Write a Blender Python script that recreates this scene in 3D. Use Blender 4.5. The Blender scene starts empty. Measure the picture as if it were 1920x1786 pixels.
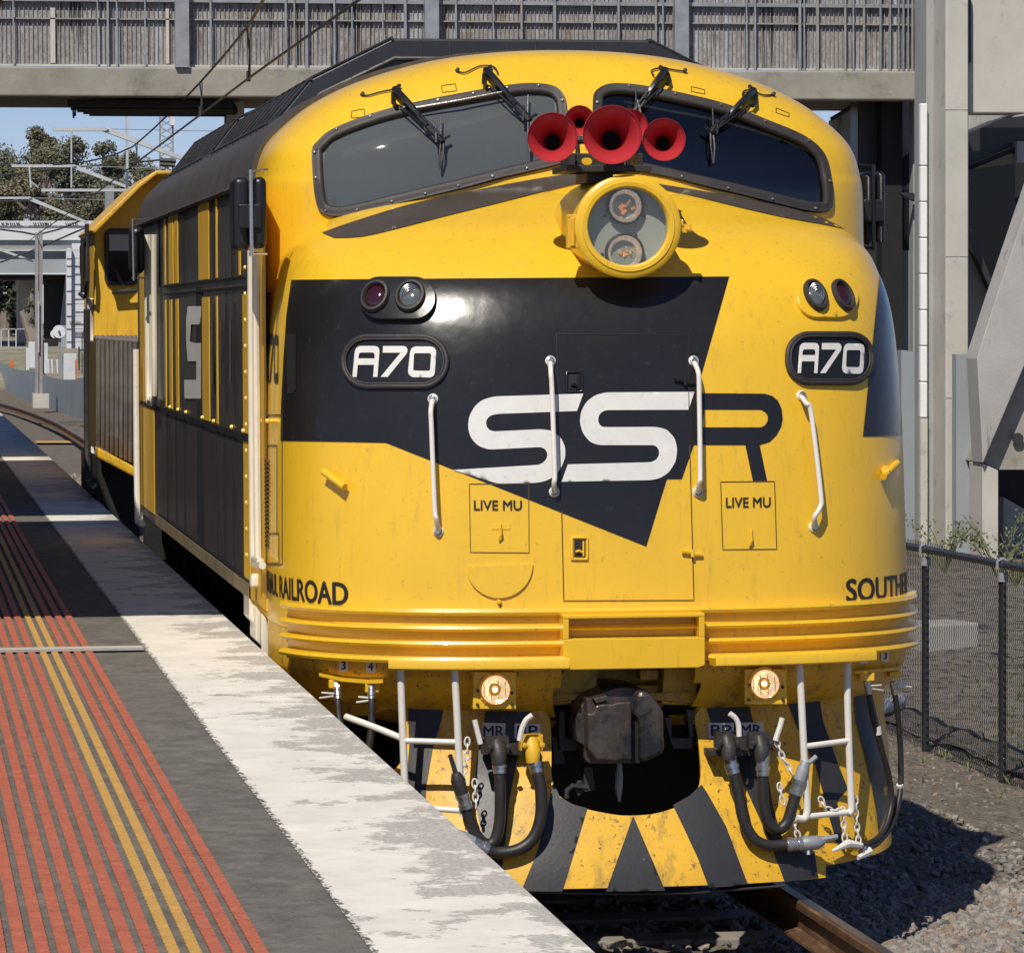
import bpy, bmesh, math, random
from mathutils import Vector, Matrix
from mathutils.bvhtree import BVHTree
from mathutils.geometry import delaunay_2d_cdt
random.seed(7)
SC = bpy.context.scene
COL = SC.collection
R = math.radians

# ------------------------------------------------------------------ camera
FPX = 7500.0
CAM = Vector((0, 0, 2.63))
YAW = math.atan(1150/FPX); PIT = math.atan(299/FPX); ROLL = R(0.22)
FW = Vector((math.sin(YAW)*math.cos(PIT), math.cos(YAW)*math.cos(PIT), -math.sin(PIT)))
RT = Vector((math.cos(YAW), -math.sin(YAW), 0))
UP = RT.cross(FW)
RT, UP = RT*math.cos(ROLL)-UP*math.sin(ROLL), UP*math.cos(ROLL)+RT*math.sin(ROLL)
cd = bpy.data.cameras.new('camera'); cam = bpy.data.objects.new('camera', cd); COL.objects.link(cam)
cam.matrix_world = Matrix(((RT.x, UP.x, -FW.x, CAM.x), (RT.y, UP.y, -FW.y, CAM.y), (RT.z, UP.z, -FW.z, CAM.z), (0, 0, 0, 1)))
cd.sensor_width = 36; cd.lens = 36*FPX/1920; cd.clip_start = .5; cd.clip_end = 3000
SC.camera = cam
# ------------------------------------------------------------------ light
EL, AZ = R(50), R(27)
w = bpy.data.worlds.new('World'); SC.world = w; w.use_nodes = True
nt = w.node_tree; bg = nt.nodes['Background']
sky = nt.nodes.new('ShaderNodeTexSky'); sky.sky_type = 'NISHITA'; sky.sun_disc = False
sky.sun_elevation = EL; sky.sun_rotation = math.pi+AZ; sky.air_density = 1.0; sky.dust_density = .8; sky.ozone_density = 6; sky.altitude = 2500
tn = nt.nodes.new('ShaderNodeVectorMath'); tn.operation = 'MULTIPLY'; tn.inputs[1].default_value = (.88, .77, .82)
nt.links.new(sky.outputs[0], tn.inputs[0]); nt.links.new(tn.outputs[0], bg.inputs[0]); bg.inputs[1].default_value = 0.105
sd = bpy.data.lights.new('sun', 'SUN'); sd.energy = 4.4; sd.angle = R(.5); sd.color = (1, .93, .82)
sun = bpy.data.objects.new('sun', sd); COL.objects.link(sun)
SUND = Vector((math.sin(AZ)*math.cos(EL), math.cos(AZ)*math.cos(EL), -math.sin(EL)))
sun.rotation_euler = SUND.to_track_quat('-Z', 'Y').to_euler(); sun.location = (-10, -20, 30)
SC.view_settings.view_transform = 'Standard'; SC.view_settings.look = 'None'
SC.view_settings.exposure = 0.0; SC.view_settings.gamma = 1

# ------------------------------------------------------------------ pixel helpers (photo pixels, 1920 wide)
def ray(x, y): return (FW + RT*((x-960)/FPX) - UP*((y-893)/FPX)).normalized()
def atY(x, y, Y): d = ray(x, y); return CAM + d*((Y-CAM.y)/d.y)
def atX(x, y, X): d = ray(x, y); return CAM + d*((X-CAM.x)/d.x)
def atZ(x, y, Z): d = ray(x, y); return CAM + d*((Z-CAM.z)/d.z)
def proj(p):
    v = Vector(p)-CAM; f = v.dot(FW)
    return (960+FPX*v.dot(RT)/f, 893-FPX*v.dot(UP)/f)
def inpoly(x, y, poly):
    c = False; j = len(poly)-1
    for i in range(len(poly)):
        xi, yi = poly[i]; xj, yj = poly[j]
        if (yi > y) != (yj > y) and x < (xj-xi)*(y-yi)/(yj-yi)+xi: c = not c
        j = i
    return c
def crom(p, t):
    n = len(p); i = min(int(t), n-2); f = t-i
    a, b, c, d = p[max(i-1, 0)], p[i], p[i+1], p[min(i+2, n-1)]
    return tuple(.5*((2*b[k])+(c[k]-a[k])*f+(2*a[k]-5*b[k]+4*c[k]-d[k])*f*f+(3*b[k]-a[k]-3*c[k]+d[k])*f**3) for k in range(len(b)))
def smooth(pts, n=6, closed=False):
    pts = [tuple(p) for p in pts]
    if closed:
        m = len(pts); q = [pts[-1]]+pts+[pts[0], pts[1]]
        return [crom(q, 1+i/n) for i in range(m*n)]
    return [crom(pts, i/n) for i in range((len(pts)-1)*n+1)]

# ------------------------------------------------------------------ materials
MT = {}
def mat(name, col, rough=.5, metal=0, var=.12, vs=2.0, bump=0, bs=60, coat=0, dirt=None, stretch=(1, 1, 1), emit=None, spec=.5, wave=0):
    m = bpy.data.materials.new(name); m.use_nodes = True; N = m.node_tree.nodes; L = m.node_tree.links
    b = N['Principled BSDF']; b.inputs['Roughness'].default_value = rough; b.inputs['Metallic'].default_value = metal
    b.inputs['Coat Weight'].default_value = coat; b.inputs['Coat Roughness'].default_value = .08; b.inputs['Specular IOR Level'].default_value = spec
    tc = N.new('ShaderNodeTexCoord'); mp = N.new('ShaderNodeMapping'); mp.inputs['Scale'].default_value = stretch
    L.new(tc.outputs['Object'], mp.inputs[0])
    nz = N.new('ShaderNodeTexNoise'); nz.inputs['Scale'].default_value = vs; nz.inputs['Detail'].default_value = 8; nz.inputs['Roughness'].default_value = .65
    L.new(mp.outputs[0], nz.inputs['Vector'])
    mr = N.new('ShaderNodeMapRange'); mr.inputs[1].default_value = .3; mr.inputs[2].default_value = .7
    mr.inputs[3].default_value = 1-var; mr.inputs[4].default_value = 1+var
    L.new(nz.outputs[0], mr.inputs[0])
    vm = N.new('ShaderNodeVectorMath'); vm.operation = 'SCALE'; vm.inputs[0].default_value = col[:3]; L.new(mr.outputs[0], vm.inputs['Scale'])
    out = vm.outputs[0]
    for (dc, lo, hi, ds, st) in (dirt or []):
        mp2 = N.new('ShaderNodeMapping'); mp2.inputs['Scale'].default_value = st; L.new(tc.outputs['Object'], mp2.inputs[0])
        n2 = N.new('ShaderNodeTexNoise'); n2.inputs['Scale'].default_value = ds; n2.inputs['Detail'].default_value = 10; n2.inputs['Roughness'].default_value = .7
        L.new(mp2.outputs[0], n2.inputs['Vector'])
        r2 = N.new('ShaderNodeMapRange'); r2.inputs[1].default_value = lo; r2.inputs[2].default_value = hi; L.new(n2.outputs[0], r2.inputs[0])
        mx = N.new('ShaderNodeMix'); mx.data_type = 'RGBA'; L.new(r2.outputs[0], mx.inputs[0]); L.new(out, mx.inputs[6]); mx.inputs[7].default_value = (*dc[:3], 1)
        out = mx.outputs[2]
    L.new(out, b.inputs['Base Color'])
    nrm = None
    if bump:
        n3 = N.new('ShaderNodeTexNoise'); n3.inputs['Scale'].default_value = bs; n3.inputs['Detail'].default_value = 6; L.new(mp.outputs[0], n3.inputs['Vector'])
        bp = N.new('ShaderNodeBump'); bp.inputs['Strength'].default_value = bump; bp.inputs['Distance'].default_value = .01; L.new(n3.outputs[0], bp.inputs['Height']); nrm = bp.outputs[0]
    if wave:
        n4 = N.new('ShaderNodeTexNoise'); n4.inputs['Scale'].default_value = 3.2; n4.inputs['Detail'].default_value = 3; L.new(tc.outputs['Object'], n4.inputs['Vector'])
        b2 = N.new('ShaderNodeBump'); b2.inputs['Strength'].default_value = wave; b2.inputs['Distance'].default_value = .02; L.new(n4.outputs[0], b2.inputs['Height'])
        if nrm: L.new(nrm, b2.inputs['Normal'])
        nrm = b2.outputs[0]
    if nrm:
        L.new(nrm, b.inputs['Normal'])
        if coat: L.new(nrm, b.inputs['Coat Normal'])
    if emit: b.inputs['Emission Color'].default_value = (*emit[:3], 1); b.inputs['Emission Strength'].default_value = emit[3]
    MT[name] = m
    return m
one = (1, 1, 1); vert = (6, 6, .5)
YEL = (.80, .482, .022)
mat('yellow_paint', YEL, .34, 0, .06, 1.5, .05, 90, .35, [((.40, .25, .04), .61, .72, 30, (1, 1, 1)), ((.50, .33, .05), .56, .80, 5, vert), ((.10, .07, .03), .70, .73, 42, one)], wave=.22)
mat('yellow_side', (.78, .46, .04), .42, 0, .10, 1.5, .03, 90, 0, [((.34, .23, .07), .5, .8, 5, vert)], wave=.4, spec=.25)
mat('yellow_worn', (.72, .41, .022), .45, 0, .10, 3, .08, 70, .1, [((.30, .19, .05), .52, .72, 4, (3, 3, 1)), ((.14, .09, .05), .59, .66, 22, one), ((.05, .045, .04), .61, .64, 48, one)])
mat('black_paint', (.016, .0152, .0150), .25, 0, .2, 2, .02, 60, .08, [((.05, .05, .05), .6, .8, 25, one)], wave=.35, spec=.42)
mat('black_worn', (.028, .028, .030), .42, 0, .15, 4, .06, 60, 0, [((.10, .09, .08), .63, .72, 30, one)])
mat('charcoal_side', (.052, .048, .044), .34, 0, .2, 2, .02, 60, 0, [((.09, .08, .07), .52, .8, 4, vert)], wave=.5, spec=.3)
mat('roof_grime', (.055, .048, .042), .62, 0, .25, 3, .1, 40, 0, [((.10, .085, .06), .5, .75, 4, vert)])
mat('hatch_black', (.022, .022, .024), .42, 0, .2, 4, .06, 50, .2)
mat('stripe_brown', (.060, .048, .040), .5, 0, .15, 4)
mat('white_paint', (.74, .71, .64), .38, 0, .05, 8, .05, 90, .2, [((.45, .36, .25), .64, .72, 40, one)])
mat('letter_white', (.70, .69, .64), .4, 0, .06, 12, 0, 1, .2, [((.45, .42, .36), .58, .75, 18, one)])
mat('rubber', (.030, .028, .027), .5, 0, .2, 20, .15, 90)
mat('rubber_rim', (.032, .028, .026), .58, 0, .2, 12, .1, 60)
mat('hose_rubber', (.024, .022, .021), .45, 0, .25, 30, .1, 200)
mat('steel_bright', (.55, .55, .54), .28, .9, .15, 30, .1, 120)
mat('steel_dark', (.05, .047, .045), .5, .3, .3, 12, .2, 60)
mat('soot_shade', (.009, .009, .009), .7, 0, .3, 8, .2, 30)  # near-black for grimy gear; also shade painted into recesses and undersides
mat('void', (.002, .002, .002), 1.0, 0, 0, 5, spec=0)
mat('coupler_steel', (.095, .080, .070), .38, .5, .4, 12, .25, 40, 0, [((.20, .085, .045), .57, .66, 9, (3, 3, 1)), ((.03, .03, .035), .5, .6, 6, one)])
mat('horn_red', (.44, .030, .038), .42, 0, .08, 8, 0, 1, .15)
mat('horn_throat', (.004, .003, .003), .9, 0, 0, 1)
mat('dish_chrome', (.88, .87, .84), .25, 1, .1, 20, .5, 60, emit=(1, .95, .88, .16))  # faint emission stands in for sunlight caught by the dish
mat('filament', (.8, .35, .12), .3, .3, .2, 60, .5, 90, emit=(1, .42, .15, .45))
mat('cream_grey', (.40, .40, .35), .5, 0, .06, 12, 0, 1, 0, [((.04, .035, .03), .66, .69, 60, one)])
mat('lamp_reflector', (.72, .66, .60), .10, 1, .3, 55, .9, 45, 0, [((.80, .42, .20), .54, .60, 22, one)], emit=(1, .80, .62, .22))
mat('lamp_lit', (.9, .72, .5), .12, 1, .3, 40, .9, 38, emit=(1, .66, .36, .8), dirt=[((.95, .90, .80), .5, .56, 34, one)]); mat('bulb', (.9, .8, .6), .3, 0, 0, 5, emit=(1, .8, .5, 5))
mat('red_lens', (.035, .006, .008), .08, 0, .1, 5, coat=1)
mat('clear_lens', (.10, .11, .11), .08, 0, .3, 20, coat=1)
mat('mirror_black', (.012, .012, .013), .35, 0, .2, 10, .08, 90)
mat('cab_inside', (.075, .085, .085), .8, 0, .15, 3)
mat('visor', (.75, .85, .82), .5, 0, .05, 5)
mat('dark_ink', (.018, .016, .015), .45, 0, .05, 5)
mat('seam', (.10, .06, .01), .7, 0, .1, 5)
mat('seam_black', (.006, .006, .006), .6, 0, .1, 5)
mat('label_white', (.72, .70, .65), .45, 0, .08, 20)
mat('concrete', (.30, .28, .235), .85, 0, .22, 1.2, .25, 40, 0, [((.16, .15, .12), .55, .75, 2.5, one), ((.42, .40, .35), .6, .75, 6, one)])
mat('concrete_light', (.50, .48, .42), .8, 0, .12, 1.0, .15, 40, 0, [((.25, .24, .20), .58, .75, 3, one), ((.15, .14, .12), .68, .72, 25, one)])
mat('concrete_grey', (.34, .345, .335), .7, 0, .10, 1.0, .1, 40, 0, [((.18, .18, .18), .55, .8, 2, (4, 4, .6))])
mat('concrete_streaked', (.40, .385, .36), .8, 0, .12, 1.0, .3, 30, 0, [((.14, .135, .13), .56, .66, 1.6, (3, 3, .35))])
mat('panel_stained', (.34, .325, .315), .85, 0, .25, 3, .5, 60, 0, [((.22, .205, .20), .45, .58, 30, (1, 1, .5)), ((.40, .42, .45), .55, .62, 3.2, (2.2, 1, .10)), ((.055, .048, .045), .56, .61, 3.6, (2.4, 1, .12)), ((.20, .15, .11), .58, .66, 3.0, (1.6, 1, .8))])
mat('galv', (.30, .32, .34), .5, .3, .2, 6, .05, 60)
mat('galv_white', (.55, .57, .57), .5, .2, .12, 4)
mat('hoarding', (.30, .33, .35), .5, 0, .08, 1.0, .03, 40, 0, [((.38, .41, .43), .55, .8, 1.5, (2, 2, .5))])
mat('white_block', (.80, .80, .78), .6, 0, .05, 4, .1, 30)
mat('dark_glass', (.012, .013, .014), .12, 0, .2, 1, spec=.3)
mat('dark_steel_blue', (.036, .036, .039), .4, .2, .15, 2)
mat('fence_black', (.022, .023, .026), .38, 0, .2, 10, .05, 90, .2)
mat('fence_grey', (.22, .26, .30), .45, .1, .15, .8, .05, 30, 0, [((.30, .33, .35), .55, .7, 1.3, (2, 2, .3))])
mat('rust_rail', (.12, .062, .032), .65, .2, .3, 8, .25, 40, 0, [((.26, .15, .08), .5, .65, 6, (4, .5, 4))])
mat('rail_top', (.30, .27, .25), .28, .9, .15, 8, .05, 60)
mat('asphalt', (.150, .137, .116), .9, 0, .32, 9, .35, 150, 0, [((.085, .078, .066), .48, .72, 3, (2, 2, 1)), ((.24, .225, .20), .58, .66, 80, one), ((.05, .045, .04), .60, .68, 60, one), ((.45, .43, .40), .735, .75, 45, one)])
mat('tactile_red', (.46, .135, .072), .6, 0, .16, 12, .3, 150, 0, [((.16, .05, .03), .62, .70, 35, one)])
mat('tactile_yellow', (.56, .33, .085), .6, 0, .12, 12, .3, 150, 0, [((.25, .12, .05), .62, .70, 35, one)])
mat('white_far', (.62, .64, .66), .8, 0, .10, .3, 0, 1, 0, [((.40, .42, .44), .58, .7, .3, one)])
mat('grey_far', (.30, .33, .35), .8, 0, .1, .3)
mat('timber_grey', (.28, .27, .26), .8, 0, .2, 4, .1, 30)
mat('red_carriage', (.30, .05, .05), .5, 0, .1, 4)
mat('foliage_a', (.115, .115, .065), .7, 0, .45, .5); mat('foliage_b', (.165, .145, .088), .7, 0, .45, .5); mat('foliage_shaded', (.025, .036, .016), .8, 0, .4, .5)  # last green is darkened to carry the shade under the road bridge
mat('bark', (.20, .17, .14), .9, 0, .3, 2)
mat('weed', (.15, .17, .08), .7, 0, .3, 9)
mat('plastic_white', (.60, .62, .64), .5, 0, .1, 5)
mat('orange_plastic', (.65, .16, .03), .5, 0, .1, 5)
mat('sleeper', (.24, .22, .19), .9, 0, .25, 5, .2, 40)
mat('canopy_brown', (.06, .045, .035), .6, 0, .2, 3)
mat('grille_brown', (.15, .125, .11), .7, 0, .25, 6, .1, 30, 0, [((.26, .22, .18), .55, .7, 5, (4, 4, .4))])
mat('sill_dirty', (.24, .185, .10), .6, 0, .25, 3, .1, 40, 0, [((.08, .065, .05), .5, .65, 4, vert)])
mat('brick', (.10, .062, .045), .85, 0, .3, 2, .2, 20)
mat('side_white', (.72, .66, .52), .3, 0, .05, 8, .03, 90, .3)
# glass: thin tinted pane
def glassmat(name, tint, refl=.12, rough=.03, sheen=0):
    m = bpy.data.materials.new(name); m.use_nodes = True; N = m.node_tree.nodes; L = m.node_tree.links; N.clear()
    o = N.new('ShaderNodeOutputMaterial'); t = N.new('ShaderNodeBsdfTransparent'); t.inputs[0].default_value = (*tint, 1)
    g = N.new('ShaderNodeBsdfGlossy'); g.inputs['Roughness'].default_value = rough
    lw = N.new('ShaderNodeLayerWeight'); lw.inputs[0].default_value = .35
    mr = N.new('ShaderNodeMapRange'); mr.inputs[3].default_value = refl; mr.inputs[4].default_value = .9; L.new(lw.outputs['Fresnel'], mr.inputs[0])
    mx = N.new('ShaderNodeMixShader'); L.new(mr.outputs[0], mx.inputs[0]); L.new(t.outputs[0], mx.inputs[1]); L.new(g.outputs[0], mx.inputs[2]); 
    if sheen:
        df = N.new('ShaderNodeBsdfDiffuse'); df.inputs[0].default_value = (.16, .18, .185, 1); m2 = N.new('ShaderNodeMixShader'); m2.inputs[0].default_value = sheen
        L.new(mx.outputs[0], m2.inputs[1]); L.new(df.outputs[0], m2.inputs[2]); L.new(m2.outputs[0], o.inputs[0])
    else: L.new(mx.outputs[0], o.inputs[0])
    MT[name] = m
glassmat('windscreen', (.55, .62, .62), .07); glassmat('windscreen_sheen', (.70, .76, .76), .08, sheen=.5); glassmat('clear_glass', (.85, .88, .86), .05)  # left pane's brighter sky reflection painted in as a pale diffuse layer

# ------------------------------------------------------------------ object helpers
def link(name, me, m, parent=None, sm=False, ang=None):
    if m: me.materials.append(MT[m])
    o = bpy.data.objects.new(name, me); COL.objects.link(o)
    if parent: o.parent = parent
    if sm:
        me.polygons.foreach_set('use_smooth', [True]*len(me.polygons))
        if ang:
            b = bmesh.new(); b.from_mesh(me)
            for e in b.edges:
                if len(e.link_faces) == 2 and e.calc_face_angle(0) > R(ang): e.smooth = False
            b.to_mesh(me); b.free()
    return o
def tag(o, label, cat=None, group=None, kind=None):
    o['label'] = label
    if cat: o['category'] = cat
    if group: o['group'] = group
    if kind: o['kind'] = kind
    return o
def thing(name, label, cat, group=None, loc=None):
    o = bpy.data.objects.new(name, None); COL.objects.link(o); o.empty_display_size = .2
    return tag(o, label, cat, group)
class MB:
    def __init__(s): s.v = []; s.f = []; s.g = []
    def new(s): s.g.append(len(s.f)); return s
    def each(s, name, m, parent=None, sm=True, ang=35):
        out = []; b = s.g+[len(s.f)]
        for i in range(len(b)-1):
            F = s.f[b[i]:b[i+1]]; used = sorted({q for f in F for q in f}); ix = {q: k for k, q in enumerate(used)}; q = MB(); q.v = [s.v[u] for u in used]; q.f = [tuple(ix[u] for u in f) for f in F]; out.append(q.build(name, m, parent, sm, ang))
        return out
    def add(s, vs, fs):
        k = len(s.v); s.v += [tuple(v) for v in vs]; s.f += [tuple(i+k for i in f) for f in fs]; return s
    def box(s, c, h, rot=None):
        vs = []
        for x in (-1, 1):
            for y in (-1, 1):
                for z in (-1, 1):
                    v = Vector((x*h[0], y*h[1], z*h[2]))
                    if rot: v = rot @ v
                    vs.append(v+Vector(c))
        return s.add(vs, [(0, 1, 3, 2), (4, 6, 7, 5), (0, 4, 5, 1), (2, 3, 7, 6), (0, 2, 6, 4), (1, 5, 7, 3)])
    def b2(s, a, b): return s.box([(a[i]+b[i])/2 for i in range(3)], [abs(b[i]-a[i])/2 for i in range(3)])
    def tube(s, pts, r, n=8, closed=False, cap=True):
        P = [Vector(p) for p in pts]; m = len(P); rr = r if isinstance(r, (list, tuple)) else [r]*m
        T = []
        for i in range(m):
            a = P[i-1] if (i > 0 or closed) else P[i]; b = P[(i+1) % m] if (i < m-1 or closed) else P[i]
            t = (b-a); T.append(t.normalized() if t.length > 1e-9 else Vector((0, 0, 1)))
        u = T[0].orthogonal().normalized(); vs = []
        for i in range(m):
            u = (u-T[i]*u.dot(T[i])); u = u.normalized() if u.length > 1e-6 else T[i].orthogonal().normalized()
            w2 = T[i].cross(u)
            for k in range(n):
                a = 2*math.pi*k/n; vs.append(P[i]+(u*math.cos(a)+w2*math.sin(a))*rr[i])
        fs = []
        for i in range(m if closed else m-1):
            j = (i+1) % m
            for k in range(n):
                l = (k+1) % n; fs.append((i*n+k, i*n+l, j*n+l, j*n+k))
        if cap and not closed: fs += [tuple(range(n))[::-1], tuple((m-1)*n+k for k in range(n))]
        return s.add(vs, fs)
    def lathe(s, prof, o, ax, n=32, sx=1, sz=1, upv=None, cap=False):
        ax = Vector(ax).normalized(); u = Vector(upv or (0, 0, 1)); u = (u-ax*u.dot(ax)).normalized(); w2 = ax.cross(u); vs = []
        for (r, h) in prof:
            for k in range(n):
                a = 2*math.pi*k/n; vs.append(Vector(o)+ax*h+u*(r*sz*math.cos(a))+w2*(r*sx*math.sin(a)))
        fs = []
        for i in range(len(prof)-1):
            for k in range(n):
                l = (k+1) % n; fs.append((i*n+k, i*n+l, (i+1)*n+l, (i+1)*n+k))
        if cap: fs += [tuple(range(n))[::-1], tuple((len(prof)-1)*n+k for k in range(n))]
        return s.add(vs, fs)
    def prism(s, front, back):
        n = len(front); fs = [tuple(range(n)), tuple(range(2*n-1, n-1, -1))]
        for i in range(n): j = (i+1) % n; fs.append((i, i+n, j+n, j))
        return s.add(list(front)+list(back), fs)
    def sweep(s, pts, nrms, prof, closed=True):
        P = [Vector(p) for p in pts]; m = len(P); k = len(prof); vs = []
        for i in range(m):
            a = P[i-1] if (i > 0 or closed) else P[i]; b = P[(i+1) % m] if (i < m-1 or closed) else P[i]
            t = (b-a).normalized(); n = Vector(nrms[i]); n = (n-t*n.dot(t)).normalized(); sd2 = t.cross(n)
            for (x, y) in prof: vs.append(P[i]+sd2*x+n*y)
        fs = []
        for i in range(m if closed else m-1):
            j = (i+1) % m
            for q in range(k): q2 = (q+1) % k; fs.append((i*k+q, i*k+q2, j*k+q2, j*k+q))
        if not closed: fs += [tuple(range(k)), tuple((m-1)*k+q for q in range(k))[::-1]]
        return s.add(vs, fs)
    def build(s, name, m, parent=None, sm=False, ang=35, bevel=0):
        me = bpy.data.meshes.new(name); me.from_pydata(s.v, [], s.f)
        b = bmesh.new(); b.from_mesh(me); bmesh.ops.recalc_face_normals(b, faces=b.faces); b.to_mesh(me); b.free()
        o = link(name, me, m, parent, sm, ang)
        if bevel:
            md = o.modifiers.new('bevel', 'BEVEL'); md.width = bevel; md.segments = 2; md.limit_method = 'ANGLE'
        return o
def prismY(loop, y0, y1): return [atY(x, y, y0) for x, y in loop], [Vector((p.x, y1, p.z)) for p in (atY(x, y, y0) for x, y in loop)]
def pbox(x0, y0, x1, y1, Y, d):   # pixel rectangle at plane Y, real thickness d going away
    f, b = prismY([(x0, y0), (x1, y0), (x1, y1), (x0, y1)], Y, Y+d); return f, b
def rect(x0, y0, x1, y1): return [(x0, y0), (x1, y0), (x1, y1), (x0, y1)]
def pill(x0, y0, x1, y1, r, n=8):
    o = []
    for cx, cy, a0 in ((x1-r, y0+r, -90), (x1-r, y1-r, 0), (x0+r, y1-r, 90), (x0+r, y0+r, 180)):
        for i in range(n+1): a = R(a0+90*i/n); o.append((cx+r*math.cos(a), cy+r*math.sin(a)))
    return o
def inset(loop, d):
    n = len(loop); o = []; A = sum(loop[i][0]*loop[(i+1) % n][1]-loop[(i+1) % n][0]*loop[i][1] for i in range(n)); sg = 1 if A > 0 else -1
    for i in range(n):
        a, b, c = loop[i-1], loop[i], loop[(i+1) % n]; t = Vector((c[0]-a[0], c[1]-a[1])); t = t.normalized() if t.length else Vector((1, 0))
        o.append((b[0]-t.y*d*sg, b[1]+t.x*d*sg))
    return o

# ------------------------------------------------------------------ locomotive surfaces
XC = 3.216
def se(u_w, L, Ys, n, a):
    if abs(a) > 1: return XC+math.copysign(u_w, a), Ys+(abs(a)-1)*2.0
    ph = a*math.pi/2; sn, cs = math.sin(ph), math.cos(ph)
    r = (abs(sn)**n+abs(cs)**n)**(-1/n); return XC+u_w*r*sn, Ys-L*r*cs
class Surf:
    def __init__(s, rows): s.rows = rows; s.zs = [r[0] for r in rows]
    def tz(s, z):
        lo, hi = 0.0, len(s.rows)-1.0
        for _ in range(30):
            m = (lo+hi)/2
            if crom(s.rows, m)[0] < z: lo = m
            else: hi = m
        return lo
    def pt(s, a, z, off=0, t=None):
        t = s.tz(z) if t is None else t
        zz, Yf, w2, n, Ys = crom(s.rows, t); x, y = se(w2, Ys-Yf, Ys, n, a); p = Vector((x, y, zz))
        return p
    def nrm(s, a, z):
        e = .004; p1, p2 = s.pt(a-e, z), s.pt(a+e, z); q1, q2 = s.pt(a, z-e), s.pt(a, z+e)
        n = (p2-p1).cross(q2-q1); return n.normalized() if n.length > 1e-12 else Vector((0, -1, 0))
    def at(s, a, z, off): return s.pt(a, z)+s.nrm(a, z)*off
    def inv(s, p):
        zz, Yf, w2, n, Ys = crom(s.rows, s.tz(p.z)); u = (p.x-XC)/w2
        if p.y >= Ys: return (math.copysign(1+(p.y-Ys)/2.0, u), p.z)
        return (math.atan2(u, (Ys-p.y)/(Ys-Yf))*2/math.pi, p.z)
    def mesh(s, alist, tlist, drop=None):
        vs = [s.pt(a, 0, t=t) for t in tlist for a in alist]; n = len(alist); fs = []
        pr = [proj(v) for v in vs] if drop else None
        for i in range(len(tlist)-1):
            for j in range(n-1):
                f = (i*n+j, i*n+j+1, (i+1)*n+j+1, (i+1)*n+j)
                if drop:
                    cx = sum(pr[k][0] for k in f)/4; cy = sum(pr[k][1] for k in f)/4
                    if any(inpoly(cx, cy, d) for d in drop): continue
                fs.append(f)
        return MB().add(vs, fs)
NOSE = Surf([(.93, 17.50, 1.495, 3.1, 18.85), (1.4, 17.53, 1.50, 3.1, 18.87), (2.0, 17.60, 1.495, 3.1, 18.9), (2.45, 17.68, 1.485, 3.0, 18.95), (2.68, 17.76, 1.465, 3.0, 19.0),
    (2.82, 17.85, 1.435, 2.9, 19.02), (2.94, 17.99, 1.395, 2.8, 19.05), (3.04, 18.16, 1.31, 2.7, 19.1), (3.11, 18.34, 1.20, 2.6, 19.15), (3.17, 18.50, 1.06, 2.5, 19.2), (3.225, 18.70, .88, 2.4, 19.3), (3.26, 18.95, .68, 2.3, 19.4)])
CAB = Surf([(2.75, 18.66, 1.49, 3.3, 19.45), (3.2, 18.68, 1.488, 3.3, 19.46), (3.32, 18.70, 1.475, 3.3, 19.48), (3.42, 18.725, 1.45, 3.3, 19.5), (3.5, 18.755, 1.405, 3.2, 19.52), (3.6, 18.81, 1.30, 3.2, 19.54), (3.68, 18.85, 1.19, 3.1, 19.56),
    (3.76, 18.91, 1.03, 3.1, 19.58), (3.83, 18.98, .83, 3, 19.6), (3.88, 19.06, .63, 3, 19.62), (3.91, 19.16, .43, 3, 19.65), (3.925, 19.28, .22, 3, 19.66), (3.93, 19.4, .04, 3, 19.7)])
PILOT = Surf([(.08, 17.38, 1.37, 2.7, 18.5), (.2, 17.42, 1.38, 2.7, 18.5), (.38, 17.50, 1.39, 2.7, 18.6), (.5, 17.56, 1.395, 2.7, 18.6), (.6, 17.61, 1.40, 2.7, 18.6), (.77, 17.67, 1.40, 2.7, 18.7), (.95, 17.72, 1.41, 2.7, 18.7)])
def frange(a, b, n): return [a+(b-a)*i/n for i in range(n+1)]
# ------------------------------------------------------------------ decals that lie on the bodywork
def densify(loop, st):
    o = []; n = len(loop)
    for i in range(n):
        a, b = loop[i], loop[(i+1) % n]; d = max(abs(a[0]-b[0])/st[0], abs(a[1]-b[1])/st[1]); k = max(1, int(math.ceil(d)))
        for j in range(k): o.append((a[0]+(b[0]-a[0])*j/k, a[1]+(b[1]-a[1])*j/k))
    return o
def tri2d(loops, gs):
    V = []; E = []; rj = random.Random(1)
    for lp in loops:
        k = len(V); V += [Vector(p) for p in lp]; E += [(k+i, k+(i+1) % len(lp)) for i in range(len(lp))]
    xs = [v.x for v in V]; ys = [v.y for v in V]; x = min(xs)+gs[0]*.5
    while x < max(xs):
        y = min(ys)+gs[1]*.5
        while y < max(ys):
            c = False
            for lp in loops: c ^= inpoly(x, y, lp)
            if c: V.append(Vector((x+rj.uniform(-.2, .2)*gs[0], y+rj.uniform(-.2, .2)*gs[1])))
            y += gs[1]
        x += gs[0]
    r = delaunay_2d_cdt([Vector((v.x/gs[0], v.y/gs[1])) for v in V], E, [], 0, 1e-5); vo = [Vector((v.x*gs[0], v.y*gs[1])) for v in r[0]]; F = []
    for f in r[2]:
        cx = sum(vo[i].x for i in f)/len(f); cy = sum(vo[i].y for i in f)/len(f); c = False
        for lp in loops: c ^= inpoly(cx, cy, lp)
        if c: F.append(tuple(f))
    return [(v.x, v.y) for v in vo], F
def bvh_of(*obs):
    V = []; F = []
    for o in obs:
        k = len(V); V += [v.co.copy() for v in o.data.vertices]; F += [tuple(i+k for i in p.vertices) for p in o.data.polygons]
    return BVHTree.FromPolygons(V, F)
SH = None
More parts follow.
